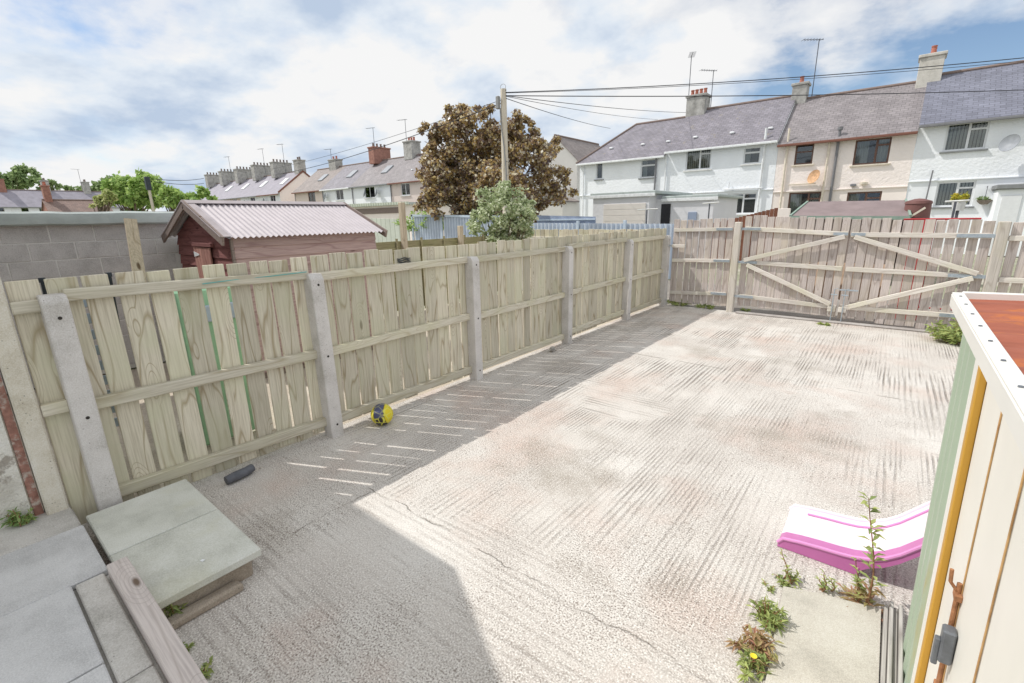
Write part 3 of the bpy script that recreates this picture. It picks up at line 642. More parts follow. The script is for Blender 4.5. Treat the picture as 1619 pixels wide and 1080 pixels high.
for i in range(ns+1):
    yy = -2.3 + (2.85+2.3)*i/ns; wv = rnd.uniform(-.012, .012)
    for x, z in prof: q.v.append((x + rnd.uniform(-.006, .006), yy, z + wv*.5))
for i in range(ns):
    for k in range(4): a = i*5+k; q.f.append((a, a+5, a+6, a+1))
q.build('felt_edge', M['felt'], t, smooth=True)
MB().box((-3.8, -2.3, 2.035), (.075, 2.82, 2.19)).build('felt_roof', M['felt_top'], t)

SX0, SX1, SY0, SY1 = -8.26, -6.30, 2.36, 4.44          # timber shed walls
t = thing('timber_shed', 'reddish brown shiplap shed with pale corrugated roof behind the fence', 'shed', (SX1, SY0, 0))
MB().box((SX0-SX1+.03, .03, -.02), (-.03, SY1-SY0-.03, 1.84)).build('core', M['shed_trim'], t)
bd = mesh_m(MB().prism([(0, 0, 0), (.022, 0, 0), (.004, 0, .137), (0, 0, .137)], (0, SY1-SY0, 0)), 'shiplap_board', M['shed_wood'])
for k in range(13): link('shiplap_board', bd, t, (-.028, 0, .07 + .137*k))
M['shed_wood_x'] = wood('shed_wood_x', (140, 96, 94), (116, 76, 76), (98, 62, 62), knot=(80, 46, 48), axis='X')
apx, apz, evz = (SX0-SX1)/2, 2.235, 1.83
for k in range(16):
    z0, z1 = .07+.137*k, .07+.137*(k+1); hw = -apx
    def half(z): return hw if z <= evz else max(.0, hw*(apz-z)/(apz-evz))
    a, b_ = half(z0), half(z1)
    if a < .05: break
    q = MB(); q.prism([(apx-a, -.0, z0), (apx+a, -.0, z0), (apx+b_+.0001, .02, min(z1, apz)), (apx-b_, .02, min(z1, apz))], (0, .012, 0)); q.build('shiplap_board', M['shed_wood_x'], t)
d = thing('door', '', '', (0, 0, 0)); del d['label']; del d['category']; d.parent = t
dp = mesh_m(MB().cbox((-.046, -.02, 0), (.046, 0, 1.62), .005), 'plank', M['shed_door'])
for k in range(6): link('plank', dp, d, (apx-.13+k*.096-.06, -.012, .08))
MB().cbox((apx-.24, -.045, 1.71), (apx+.44, -.005, 1.76), .004).build('lintel', M['shed_wood_x'], t)
M['hinge_white'] = plain('hinge_white', (216, 220, 224), .4)
q = MB(); q.prism([(apx-.22, -.04, 1.57), (apx-.04, -.04, 1.595), (apx-.04, -.04, 1.61), (apx-.22, -.04, 1.64)], (0, .006, 0)); q.build('hinge', M['hinge_white'], d)
M['corr_roof'] = plain('corr_roof', (188, 180, 184), .6, .08, 5., spec=.4)
for side in (1, -1):
    q = MB(); L = SY1-SY0+.22; n = 33*6
    xe = (apx + side*(-apx+.10)); ze = evz - .10*(apz-evz)/(-apx)
    for i in range(n+1):
        yy = -.10 + L*i/n; dz = .011*math.sin(i/6*2*math.pi)
        q.v += [(apx, yy, apz+.045+dz), (xe, yy, ze+.045+dz)]
        if i: q.f.append((2*i-2, 2*i, 2*i+1, 2*i-1))
    q.build('corrugated_sheet', M['corr_roof'], t, smooth=True)
    for yy in (-.125, SY1-SY0+.115):
        q = MB(); q.bar((apx, yy, apz+.02), (xe+side*.02, yy, ze+.01), .11, .025, (0, 1, 0)); q.build('barge_board', M['shed_trim'], t)
    q = MB(); q.bar((apx+side*.0, -.14, apz+.062), (apx+side*.0, SY1-SY0+.13, apz+.062), .015, .012, (0, 0, 1))
    q = MB(); q.prism([(apx, -.14, apz+.075), (apx+side*.10, -.14, apz+.075-.10*(apz-evz)/(-apx)), (apx+side*.10, -.14, apz+.068-.10*(apz-evz)/(-apx)), (apx, -.14, apz+.067)], (0, L+.06, 0)); q.build('ridge_cap', M['shed_trim2'] if 'shed_trim2' in M else M.setdefault('shed_trim2', plain('shed_trim2', (172, 163, 165), .6)), t)
    q = MB(); q.prism([(apx, -.145, apz+.066), (xe, -.145, ze+.066), (xe, -.145, ze+.056), (apx, -.145, apz+.056)], (0, .12, 0)); q.build('verge_trim', M['shed_trim2'], t)
q = MB(); q.cbox((-.02, -.012, .05), (.02, .02, 1.82), .003); q.build('corner_trim', M['shed_trim'], t)
p0, p1 = at(220, 434, x=-5.6), at(206, 346, x=-5.75)
q = MB(); d_ = (p0-p1).normalized(); q.bar(p1, p0 + d_*1.7, .095, .03, (1, 0, .1)); q.build('stake', M['old_post'], None, label='leaning weathered timber stake standing before the block wall', cat='stake')
# folded lounger and green panel glimpsed between the boards
M['dark_frame'] = plain('dark_frame', (60, 66, 72), .5); M['stripe'] = plain('stripe', (176, 192, 208), .8); M['green_plastic'] = plain('green_plastic', (160, 206, 172), .5)
t = thing('folded_lounger', 'dark framed folded garden lounger with pale stripes leaning behind the fence by the first post', 'lounger', (-4.28, .42, 0))
for yy in (0, .34): q = MB(); q.tube([(-.30, yy, 0), (0, yy+.02, 1.64), (0, yy+.02, 1.67)], .012, 8); q.cyl((0, yy+.02, 1.655), .03, .018, n=8); q.build('frame_tube', M['dark_frame'], t)
for k in range(9): q = MB(); z = .5+k*.12; q.cbox((-.30+.3*z/1.7-.006, .02, z), (-.30+.3*z/1.7+.006, .34, z+.07), .003); q.build('slat', M['stripe'], t)
t = thing('playhouse_panel', 'green plastic play panel standing behind the fence boards', 'toy', (-4.75, 1.25, 0))
MB().cbox((-.03, 0, 0), (.03, .55, 1.45), .02).build('panel', M['green_plastic'], t); MB().cbox((.03, .05, 1.15), (.06, .5, 1.3), .01).build('shelf', M['stripe'], t)
MB().cbox((-.6, .0, 0), (-.03, .04, .9), .02).build('side', M['green_plastic'], t)

# waney fence between the two gardens beyond
t = thing('waney_fence', 'low mossy fence of horizontal boards running from the shed to the bush', 'fence', (-8.3, 4.6, 0))
for k in range(11):
    q = MB(); q.cbox((-.012, 0, -.07), (.012, 5.2, .07), .004); o = q.build('board', M['waney'], t); o.location = (rnd.uniform(-.006, .006), 0, .15 + .135*k); o.rotation_euler = (R(rnd.uniform(-.15, .15)), R(6), 0)
for k in range(8): q = MB(); q.cbox((.02, .35+k*.68, .02), (.05, .40+k*.68, 1.62), .004); q.build('batten', M['waney'], t)
for y, z, x in ((1.9, 2.36, .08), (3.6, 1.84, .08)): q = MB(); q.cbox((x-.06, y-.05, -.03), (x+.05, y+.06, z), .01); q.build('post', M['old_post'], t)
t = thing('rear_garden_fence', 'mossy vertical board fence behind the far end of the long fence', 'fence', (-8.1, 10.7, 0))
bm_ = mesh_m(MB().cbox((-.07, -.01, 0), (.07, .01, 1.66), .004), 'board', M['fence_wood'])
for k in range(26): link('board', bm_, t, (.08+k*.15, 0, .02 + rnd.uniform(-.01, .01)), (0, R(rnd.uniform(-.4, .4)), 0))
for z in (1.45, .8, .2): q = MB(); q.cbox((0, -.06, z-.04), (3.9, -.012, z+.04), .005); q.build('rail', M['gate_rail'], t)
q = MB(); q.cbox((-.24, -.06, -.03), (-.12, .06, 1.66), .01); q.build('concrete_post', M['post_conc'], t)

# blue corrugated fence across the lane
def corr_x(x0, x1, z0, z1a, z1b, pitch=.12, amp=.02):
    mb = MB(); n = int((x1-x0)/pitch*4)
    for i in range(n+1):
        x = x0 + (x1-x0)*i/n; dy = amp*(1 if i % 4 in (0, 1) else -1); z1 = z1a + (z1b-z1a)*i/n
        mb.v += [(x, dy, z0), (x, dy, z1), (x, dy+.004, z0), (x, dy+.004, z1)]
        if i: j = 4*i-4; mb.f += [(j, j+4, j+5, j+1), (j+2, j+3, j+7, j+6), (j+1, j+5, j+7, j+3)]
    return mb
M['blue_sheet'] = plain('blue_sheet', (196, 206, 218), .5, .1, 2., spec=.5); M['blue_dark'] = plain('blue_dark', (148, 160, 182), .5, .1, 2.); M['blue_frame'] = plain('blue_frame', (190, 204, 218), .5)
t = thing('corrugated_gate', 'blue corrugated sheet gate with pale steel frame under the copper tree', 'gate', (-18.0, 14.8, 0))
corr_x(.1, 2.0, .1, 2.15, 2.15, .17, .04).build('sheet', M['blue_sheet'], t); corr_x(2.1, 5.6, .1, 2.12, 1.98, .17, .04).build('sheet', M['blue_sheet'], t)
for a, b_ in (((.05, -.05, .0), (.05, -.05, 2.24)), ((2.05, -.05, 0), (2.05, -.05, 2.2)), ((.0, -.05, 2.2), (5.6, -.05, 2.05)), ((.05, -.05, 1.0), (2.05, -.05, .98))):
    q = MB(); q.bar(a, b_, .09, .05, (0, 1, 0)); q.build('frame_bar', M['blue_frame'], t)
t = thing('corrugated_fence', 'pale blue corrugated sheet fence across the lane behind the small gate', 'fence', (-11.3, 14.8, 0))
corr_x(0, 5.9, 0, 1.80, 1.72, .17, .04).build('sheet', M['blue_sheet'], t)
for x in (0.05, 2.4, 4.2): q = MB(); q.cbox((x-.05, -.1, 0), (x+.05, -.02, 1.85), .006); q.build('post', M['blue_frame'], t)
t = thing('dark_blue_fence', 'darker blue sheet fence rising just behind the pale corrugated one', 'fence', (-11.6, 16.0, 0))
corr_x(0, 2.7, 0, 2.08, 1.98, .5, .01).build('sheet', M['blue_dark'], t); q = MB(); q.cbox((0, -.04, 1.86), (2.7, -.012, 1.92), .004); q.build('rail', M['blue_frame'], t)
M['pale_green'] = plain('pale_green', (200, 206, 192), .7, .08, 2.)
t = thing('pale_green_fence', 'pale grey-green vertical sheet fence beyond the shed roof', 'fence', (-21.5, 14.8, 0))
for k in range(9): q = MB(); q.cbox((k*.36, -.02, 0), (k*.36+.34, .02, 2.12-.01*k), .006); q.build('panel', M['pale_green'], t)

# ------------------------------------------------------------------ foliage
def leaf_mesh(name, blobs, n, size, m, parent, seed, clumps=40, cr=.22, flat=.8, shell=.62, pos=None):
    g = np.random.default_rng(seed); B = np.array(blobs, float); wgt = B[:, 3]*B[:, 4]*B[:, 5]; wgt = wgt**(2/3); wgt /= wgt.sum()
    bi = g.choice(len(B), clumps, p=wgt); dv = g.normal(size=(clumps, 3)); dv /= np.linalg.norm(dv, axis=1)[:, None]
    rr = shell + (1-shell)*g.random(clumps)
    C = B[bi, :3] + dv*B[bi, 3:6]*rr[:, None]; cs = cr*B[bi, 3:6].mean(1)*g.uniform(.6, 1.3, clumps)
    li = g.integers(0, clumps, n); off = g.normal(size=(n, 3)); off *= (g.random(n)**.4/np.linalg.norm(off, axis=1))[:, None]; off[:, 2] *= flat
    P = C[li] + off*cs[li][:, None]
    d1 = g.normal(size=(n, 3)); d1[:, 2] -= .35; d1 /= np.linalg.norm(d1, axis=1)[:, None]
    nn = off/np.maximum(np.linalg.norm(off, axis=1), 1e-6)[:, None]*.7 + g.normal(size=(n, 3))*.6 + np.array([0, 0, .7])
    d2 = np.cross(d1, nn); d2 /= np.maximum(np.linalg.norm(d2, axis=1), 1e-6)[:, None]
    s = size*g.uniform(.6, 1.25, n)[:, None]; w_ = s*.42
    V = np.stack([P, P+d1*s*.5+d2*w_, P+d1*s, P+d1*s*.5-d2*w_], 1).reshape(-1, 3)
    me = bpy.data.meshes.new(name); me.vertices.add(4*n); me.vertices.foreach_set('co', V.ravel().astype(np.float32))
    me.loops.add(4*n); me.loops.foreach_set('vertex_index', np.arange(4*n, dtype=np.int32)); me.polygons.add(n)
    me.polygons.foreach_set('loop_start', np.arange(0, 4*n, 4, dtype=np.int32)); me.update(calc_edges=True); me.materials.append(m)
    o = bpy.data.objects.new(name, me); COL.objects.link(o); o.parent = parent; return o, C
M['bark'] = plain('bark', (112, 98, 84), .95, .25, 8., bmp=.5, bscale=30.)
M['leaf_copper'] = leafmat('leaf_copper', [(0., lin((118, 104, 106))), (.35, lin((156, 132, 108))), (.6, lin((190, 162, 104))), (.78, lin((208, 190, 136))), (.93, lin((238, 233, 218)))], None, .4, .3)
M['leaf_bush'] = leafmat('leaf_bush', (150, 166, 120), (196, 206, 166), .3, .4, (228, 232, 208))
M['leaf_green'] = leafmat('leaf_green', (142, 174, 98), (194, 214, 132), .35)
M['leaf_dark'] = leafmat('leaf_dark', (124, 148, 100), (166, 186, 128), .3)
M['leaf_blossom'] = leafmat('leaf_blossom', (150, 168, 96), (222, 220, 168), .3)
def tree(name, label, loc, trunk_h, trunk_r, blobs, n, size, m, seed, clumps=60, cr=.25, cat='tree', flat=.8, shell=.62, limbs=16, group=None):
    t = thing(name, label, cat, loc, 0, group); o, C = leaf_mesh('crown', blobs, n, size, m, t, seed, clumps, cr, flat, shell)
    q = MB(); q.tube([(0, 0, -.05), (.05, .02, trunk_h*.5), (0, 0, trunk_h)], [trunk_r, trunk_r*.8, trunk_r*.6], 10); q.build('trunk', M['bark'], t, smooth=True)
    q = MB(); g = random.Random(seed)
    for c in g.sample(list(map(tuple, C)), min(limbs, len(C))):
        c = Vector(c); s_ = Vector((0, 0, trunk_h*g.uniform(.55, 1.))); mid = s_.lerp(c, .5) + Vector((0, 0, -.08*(c-s_).length)); q.tube([s_, mid, c], [trunk_r*.42, trunk_r*.25, trunk_r*.07], 6)
    q.build('limbs', M['bark'], t, smooth=True); return t
# copper-leaved maple behind the blue fence (crown given in metres about its trunk foot)
D = 21.0
def cp(px, py, d=D): return at(px, py, d=d)
tc = cp(785, 345); tb = Vector((tc.x, tc.y, 0))
def blob(px, py, rpx, squash=.85, dd=0., d=D): c = cp(px, py, d+dd) - tb; r_ = rpx/F_PX*d; return (c.x, c.y, c.z, r_, r_, r_*squash)
cb = [blob(735, 225, 52), blob(690, 252, 28), blob(682, 290, 30), blob(700, 320, 34), blob(660, 328, 14), blob(700, 280, 45), blob(770, 290, 60), blob(835, 250, 48), blob(860, 300, 42), blob(725, 190, 30), blob(690, 208, 24, .6), blob(760, 190, 28), blob(825, 205, 30), blob(680, 312, 32), blob(885, 285, 22), blob(845, 325, 34), blob(870, 228, 20), blob(740, 320, 40), blob(825, 192, 16), blob(768, 180, 14), blob(728, 178, 14), blob(665, 320, 20), blob(890, 315, 22), blob(700, 240, 36), blob(800, 225, 40), blob(780, 240, 45, .85, 1.), blob(800, 300, 50, .8, -1.)]
tree('maple_tree', 'broad copper-brown maple tree behind the wooden telegraph pole', tb, 2.6, .2, cb, 48000, .15, M['leaf_copper'], 5, 460, .29, flat=.7, shell=.45, limbs=40)
# pale shrub in the neighbour's far corner
bc = at(795, 340, d=12.2); bb = Vector((bc.x, bc.y, 0))
def sb(px, py, rpx, sq=.9): c = at(px, py, d=12.2) - bb; r_ = rpx/F_PX*12.2; return (c.x, c.y, c.z, r_, r_*.9, r_*sq)
tree('shrub', 'pale variegated green shrub in front of the telegraph pole', bb, .9, .06, [sb(795, 325, 38), sb(765, 350, 30), sb(825, 345, 30), sb(800, 300, 16), sb(785, 375, 34), sb(812, 368, 26), sb(770, 315, 18), sb(835, 325, 14)], 9500, .085, M['leaf_bush'], 6, 130, .30, 'shrub', .9, .5, 22)
# trees in the distance on the left
def far_tree(name, label, px, d, blobs_px, n, size, m, seed, clumps=70):
    c = at(px, 350, d=d); b0 = Vector((c.x, c.y, 0)); bl_ = []
    for x, y, r_ in blobs_px: p = at(x, y, d=d) - b0; rr = r_/F_PX*d; bl_.append((p.x, p.y, p.z, rr, rr, rr*.85))
    return tree(name, label, b0, 3., .25, bl_, n, size, m, seed, clumps, .30, group='trees among the far houses')
far_tree('broadleaf_tree', 'bright green rounded tree behind the felt roof left of the shed', 215, 50, [(215, 298, 30), (225, 282, 16), (190, 305, 22), (245, 305, 24), (205, 318, 26), (180, 300, 12), (235, 290, 16)], 7000, .42, M['leaf_green'], 7, 90)
far_tree('broadleaf_tree', 'low bright green tree between the rounded tree and the shed ridge', 275, 46, [(265, 312, 18), (285, 315, 16), (300, 320, 16), (320, 315, 18), (262, 300, 9), (335, 322, 12)], 4200, .36, M['leaf_green'], 8, 60)
far_tree('blossom_bush', 'small pale blossoming bush at the left foot of the rounded tree', 160, 42, [(163, 316, 12), (152, 320, 9), (172, 310, 9)], 1500, .25, M['leaf_blossom'], 9, 30)
far_tree('broadleaf_tree', 'large green tree above the roofs at the far left', 25, 118, [(20, 285, 18), (40, 278, 16), (5, 290, 16), (60, 290, 12), (28, 270, 9)], 3600, .8, M['leaf_dark'], 10, 60)
far_tree('broadleaf_tree', 'small dark tree between the far chimneys', 85, 120, [(85, 292, 8), (75, 295, 8), (64, 297, 7)], 900, .7, M['leaf_dark'], 11, 20)
far_tree('broadleaf_tree', 'distant dark tree just left of the rounded green tree', 165, 120, [(165, 292, 12), (178, 288, 10), (150, 297, 7)], 1500, .8, M['leaf_dark'], 12, 30)
far_tree('broadleaf_tree', 'low distant tree at the end of the far terrace', 105, 125, [(120, 299, 7), (135, 300, 7), (107, 300, 6)], 800, .7, M['leaf_dark'], 13, 20)

# ------------------------------------------------------------------ telegraph pole and wires
pole_xy = at(799, 285, d=16.5); px_, py_ = pole_xy.x, pole_xy.y
t = thing('telegraph_pole', 'tall weathered wooden telegraph pole in front of the copper tree', 'pole', (px_, py_, 0))
top = at(798, 150, d=16.5).z
MB().tube([(0, 0, -.05), (0, 0, 3), (.0, 0, top)], [.135, .12, .10], 14).build('shaft', M['pole_wood'], t, smooth=True)
M['pole_box'] = plain('pole_box', (150, 150, 150), .6)
q = MB(); q.cbox((-.20, -.20, top-.62), (-.07, -.08, top-.22), .02); q.build('junction_box', M['pole_box'], t)
q = MB(); q.tube([(-.06, -.12, top-.6), (-.02, -.13, top-1.2), (.08, -.12, top-1.9), (.11, -.08, top-2.6), (.10, -.09, 1.5)], .022, 6); q.build('cable', M['pole_box'], t)
q = MB(); q.tube([(.12*math.cos(a)+.0, -.02+.16*math.sin(a)*0, top+.05+.1*math.sin(a)) for a in np.linspace(0, 6.28, 14)], .007, 5); q.tube([(-.12, 0, top-.05), (.12, 0, top-.05)], .02, 6); q.build('ring_head', M['pole_box'], t)
q = MB(); 
for k in range(5): q.tube([(-.11, -.05, 1.9+.45*k), (-.24, -.08, 1.9+.45*k)], .012, 5); 
for k in range(5): q.tube([(.11, -.05, 2.1+.45*k), (.24, -.08, 2.1+.45*k)], .012, 5)
q.build('step_irons', M['pole_box'], t)
M['wire'] = plain('wire', (58, 58, 64), .6)
PT = Vector((px_, py_, top-.12))
def wire(label, a, b_, sag, r_=.012):
    a, b_ = Vector(a), Vector(b_); pts = [a.lerp(b_, f) - Vector((0, 0, sag*4*f*(1-f))) for f in np.linspace(0, 1, 15)]
    q = MB(); q.tube(pts, r_, 5); q.build('overhead_wire', M['wire'], None, label=label, cat='wire', group='wires from the telegraph pole')
def far_pt(px, py, z, ext=1.): p = at(px, py, z=z); return PT + (p-PT)*ext
wire('upper overhead wire running from the pole to the top right corner', PT + Vector((.1, 0, 0)), far_pt(1619, 80, 6.6, 1.4), .25, .013)
wire('second overhead wire just under the topmost one at the right', PT + Vector((.1, 0, -.02)), far_pt(1619, 85, 6.6, 1.4), .25, .008)
wire('lower overhead wire crossing the chimneys towards the right edge', PT + Vector((.1, 0, -.1)), far_pt(1619, 134, 6.3, 1.4), .18, .015)
wire('thin wire from the pole to the first chimney of the right terrace', PT + Vector((.1, 0, -.1)), at(1084, 178, y=33.2), .1, .012)
wire('thin wire from the pole to the ridge left of the first chimney', PT + Vector((.1, 0, -.12)), at(1040, 189, y=33.2), .12, .009)
wire('wire from the pole down to the hipped roof of the left white house', PT + Vector((.1, 0, -.18)), at(965, 203, y=32.6), .1, .012)
wire('thick overhead wire running left from the pole over the far terrace', PT + Vector((-.1, 0, -.3)), far_pt(475, 262, 6.0, 1.3), .3, .016)
wire('thin overhead wire running left from the pole above the thick one', PT + Vector((-.1, 0, -.2)), far_pt(470, 254, 6.2, 1.3), .2, .009)
fp = at(240, 320, d=44.)
t = thing('distant_pole', 'thin distant pole with dark head in front of the rounded green tree', 'pole', (fp.x, fp.y, 0)); zt = at(240, 282, d=44.).z
MB().tube([(0, 0, 0), (0, 0, zt)], [.15, .11], 8).build('shaft', M['pole_wood'], t); MB().cbox((-.2, -.2, zt-1.1), (.2, .2, zt+.1), .05).build('head', M['dark_frame'], t)
for i, (a, b_) in enumerate((((244, 283), (322, 282)), ((244, 287), (322, 290)))):
    wire(['upper faint wire from the distant pole to the far terrace', 'lower faint wire from the distant pole to the far terrace'][i], at(*a, d=44.), at(*b_, d=62.), .2, .03)
# ------------------------------------------------------------------ houses
def roughcast(name, c, strength=.5):
    m, nt, b = new_mat(name, .9, .2); P = tex(nt); f = noise(nt, P, 7., 3, .6); f2 = noise(nt, P, .6, 4, .6)
    col = ramp(nt, f2, [(.35, tuple(x*.93 for x in lin(c))), (.65, lin(c))]); put(nt, b.inputs['Base Color'], col); bump(nt, b, f, strength, .06); return m
def slate(name, c, rows=.20, cols=.3, strength=.6, lichen=None):
    m, nt, b = new_mat(name, .55, .35); P = tex(nt); x, y, z = sep(nt, P)
    n = nd(nt, 'ShaderNodeTexBrick'); put(nt, n.inputs['Vector'], comb(nt, x, math_(nt, 'MULTIPLY', y, 1.22), 0.0)); n.inputs['Scale'].default_value = 1.
    cc = lin(c); n.inputs['Color1'].default_value = (*[v*.86 for v in cc], 1); n.inputs['Color2'].default_value = (*[min(1, v*1.12) for v in cc], 1); n.inputs['Mortar'].default_value = (*[v*.55 for v in cc], 1)
    n.inputs['Brick Width'].default_value = cols; n.inputs['Row Height'].default_value = rows; n.inputs['Mortar Size'].default_value = .012
    col = mixc(nt, .35, n.outputs[0], ramp(nt, noise(nt, P, 1.3, 6, .65), [(.3, .25), (.7, .75)]), 'OVERLAY')
    if lichen: col = mixc(nt, ramp(nt, noise(nt, P, 2.5, 6, .7), [(.60, 0.), (.70, .6)]), col, lin(lichen))
    put(nt, b.inputs['Base Color'], col); bump(nt, b, n.outputs['Fac'], -strength, .03); return m
M['white_cast'] = roughcast('white_cast', (244, 247, 251)); M['white_smooth'] = roughcast('white_smooth', (244, 247, 251), .08)
M['cream_cast'] = roughcast('cream_cast', (249, 239, 234)); M['cream_smooth'] = roughcast('cream_smooth', (246, 236, 230), .08)
M['pink_cast'] = roughcast('pink_cast', (226, 212, 204), .2); M['grey_cast'] = roughcast('grey_cast', (206, 204, 200), .2)
M['slate1'] = slate('slate1', (134, 130, 138), lichen=(150, 140, 112)); M['slate2'] = slate('slate2', (138, 132, 134), lichen=(168, 162, 156)); M['slate3'] = slate('slate3', (122, 124, 138), .18, .35)
M['slate4'] = slate('slate4', (142, 132, 128)); M['slate_far'] = plain('slate_far', (150, 146, 156), .6, .15, 1.5)
M['upvc'] = plain('upvc', (226, 228, 230), .4, .04); M['brown_frame'] = plain('brown_frame', (110, 84, 74), .5, .1)
M['sill_grey'] = plain('sill_grey', (136, 138, 140), .8); M['sill_white'] = plain('sill_white', (222, 222, 220), .7); M['sill_cream'] = plain('sill_cream', (222, 212, 196), .7)
M['fascia_brown'] = plain('fascia_brown', (128, 88, 76), .6); M['gutter_white'] = plain('gutter_white', (232, 234, 236), .5); M['ridge_tile'] = plain('ridge_tile', (134, 118, 112), .8)
M['pipe_grey'] = plain('pipe_grey', (128, 128, 132), .6); M['pot_red'] = plain('pot_red', (176, 112, 96), .8, .15); M['pot_grey'] = plain('pot_grey', (128, 114, 108), .8, .15)
M['chim_grey'] = concrete('chim_grey', (176, 174, 170), (140, 138, 134), (198, 196, 192), pits=False); M['chim_white'] = concrete('chim_white', (206, 202, 194), (184, 180, 172), (220, 216, 210), pits=False)
M['chim_brick'] = plain('chim_brick', (160, 118, 106), .9, .25, 5., bmp=.3)
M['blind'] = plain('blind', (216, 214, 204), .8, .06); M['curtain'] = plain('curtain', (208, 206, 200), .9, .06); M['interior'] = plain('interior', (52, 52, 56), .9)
M['dish'] = plain('dish', (158, 162, 168), .5); M['dish_rust'] = plain('dish_rust', (206, 168, 132), .8, .25, 9.); M['aerial'] = plain('aerial', (92, 94, 102), .5)
def glass():
    m = bpy.data.materials.new('glass'); m.use_nodes = True; nt = m.node_tree; nt.nodes.clear()
    tr = nd(nt, 'ShaderNodeBsdfTransparent'); tr.inputs[0].default_value = (.80, .84, .84, 1); gl = nd(nt, 'ShaderNodeBsdfGlossy'); gl.inputs['Roughness'].default_value = .03
    fr = nd(nt, 'ShaderNodeFresnel'); fr.inputs[0].default_value = 1.5; mx = nd(nt, 'ShaderNodeMixShader'); put(nt, mx.inputs[0], math_(nt, 'MULTIPLY_ADD', fr.outputs[0], 1.4, .03, True))
    nt.links.new(tr.outputs[0], mx.inputs[1]); nt.links.new(gl.outputs[0], mx.inputs[2]); o = nd(nt, 'ShaderNodeOutputMaterial'); nt.links.new(mx.outputs[0], o.inputs[0]); return m
M['glass'] = glass()
def holed(x0, x1, z0, z1, holes, y=0., rec=.14):
    mb = MB(); xs = sorted({x0, x1, *[h[0] for h in holes], *[h[1] for h in holes]}); zs = sorted({z0, z1, *[h[2] for h in holes], *[h[3] for h in holes]})
    for i in range(len(xs)-1):
        for k in range(len(zs)-1):
            cx, cz = (xs[i]+xs[i+1])/2, (zs[k]+zs[k+1])/2
            if any(h[0] < cx < h[1] and h[2] < cz < h[3] for h in holes): continue
            mb.add([(xs[i], y, zs[k]), (xs[i+1], y, zs[k]), (xs[i+1], y, zs[k+1]), (xs[i], y, zs[k+1])], [(0, 1, 2, 3)])
    for a, b_, c, d in holes[:]:
        for p, q_ in (((a, c), (a, d)), ((a, d), (b_, d)), ((b_, d), (b_, c)), ((b_, c), (a, c))):
            mb.add([(p[0], y, p[1]), (q_[0], y, q_[1]), (q_[0], y+rec, q_[1]), (p[0], y+rec, p[1])], [(0, 1, 2, 3)])
    return mb
def window(t, a, b_, c, d, style, fm, sm, y=0.):
    fr = MB(); W = .075; yy0, yy1 = y+.06, y+.12
    def bar(x0, x1, z0, z1): fr.box((x0, yy0, z0), (x1, yy1, z1))
    bar(a, b_, d-W, d); bar(a, b_, c, c+W); bar(a, a+W, c+W, d-W); bar(b_-W, b_, c+W, d-W)
    if style in ('blinds', 'split', 'curtains'):
        xm = a+(b_-a)*(.56 if style != 'curtains' else .62); bar(xm-W*.6, xm+W*.6, c+W, d-W); zt = d-(d-c)*.27; bar(xm+W*.6, b_-W, zt-W*.5, zt+W*.5)
    elif style == 'top': zt = d-(d-c)*.33; bar(a+W, b_-W, zt-W*.6, zt+W*.6)
    elif style == 'sash': 
        for f in (.62,): zt = c+(d-c)*f; bar(a+W, b_-W, zt-.03, zt+.03)
    elif style == 'pair': xm = (a+b_)/2; bar(xm-W*.5, xm+W*.5, c+W, d-W)
    w = fr.build('window', fm, t)
    g_ = MB(); g_.box((a+.01, y+.085, c+.01), (b_-.01, y+.092, d-.01)); g_.build('pane', M['glass'], w)
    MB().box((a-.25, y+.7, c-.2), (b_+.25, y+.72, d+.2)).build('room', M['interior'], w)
    if style == 'blinds':
        s_ = MB(); x = a+.07
        while x < b_-.06: s_.bar((x, y+.15, c+.03), (x, y+.15, d-.05), .088, .004, (-.25, 1, 0)); x += .12
        s_.build('blind', M['blind'], w)
    elif style == 'curtains':
        for x0, x1 in ((a+.05, a+(b_-a)*.40), (a+(b_-a)*.66, b_-.05)):
            s_ = MB(); n = 14
            for i in range(n+1): x = x0+(x1-x0)*i/n; yy = y+.22+.03*math.sin(i*1.7); s_.v += [(x, yy, c+.02), (x, yy, d-.03)]; s_.f += [(2*i-2, 2*i, 2*i+1, 2*i-1)] if i else []
            s_.build('curtain', M['curtain'], w)
    elif style in ('top', 'split', 'pair'):
        s_ = MB(); n = 12; zt = c+(d-c)*(.62 if style == 'top' else .0)
        for i in range(n+1): x = a+.05+(b_-a-.1)*.35*i/n; yy = y+.22+.02*math.sin(i*1.9); s_.v += [(x, yy, c+.02), (x, yy, d-.03)]; s_.f += [(2*i-2, 2*i, 2*i+1, 2*i-1)] if i else []
        s_.build('curtain', M['curtain'], w)
    if sm: MB().cbox((a-.1, y-.10, c-.08), (b_+.1, y+.05, c-.005), .01).build('sill', sm, w)
    return w
def chimney(t, x, y, z0, z1, wx, wy, m, pots, pm, n=0):
    c = MB(); c.cbox((x-wx/2, y-wy/2, z0), (x+wx/2, y+wy/2, z1-.14), .02); c.cbox((x-wx/2-.07, y-wy/2-.07, z1-.14), (x+wx/2+.07, y+wy/2+.07, z1), .02); c = c.build('chimney', m, t)
    for k in range(pots):
        f = (k+.5)/pots - .5; px, py = (x + f*wx*.9, y) if wx >= wy else (x, y + f*wy*.9)
        q = MB(); q.lathe([(.0, 0), (.13, 0), (.12, .06), (.095, .30), (.12, .33), (.12, .38), (.07, .38), (.07, .1)], (px, py, z1-.005), 10); q.build('pot', pm, c)
    return c
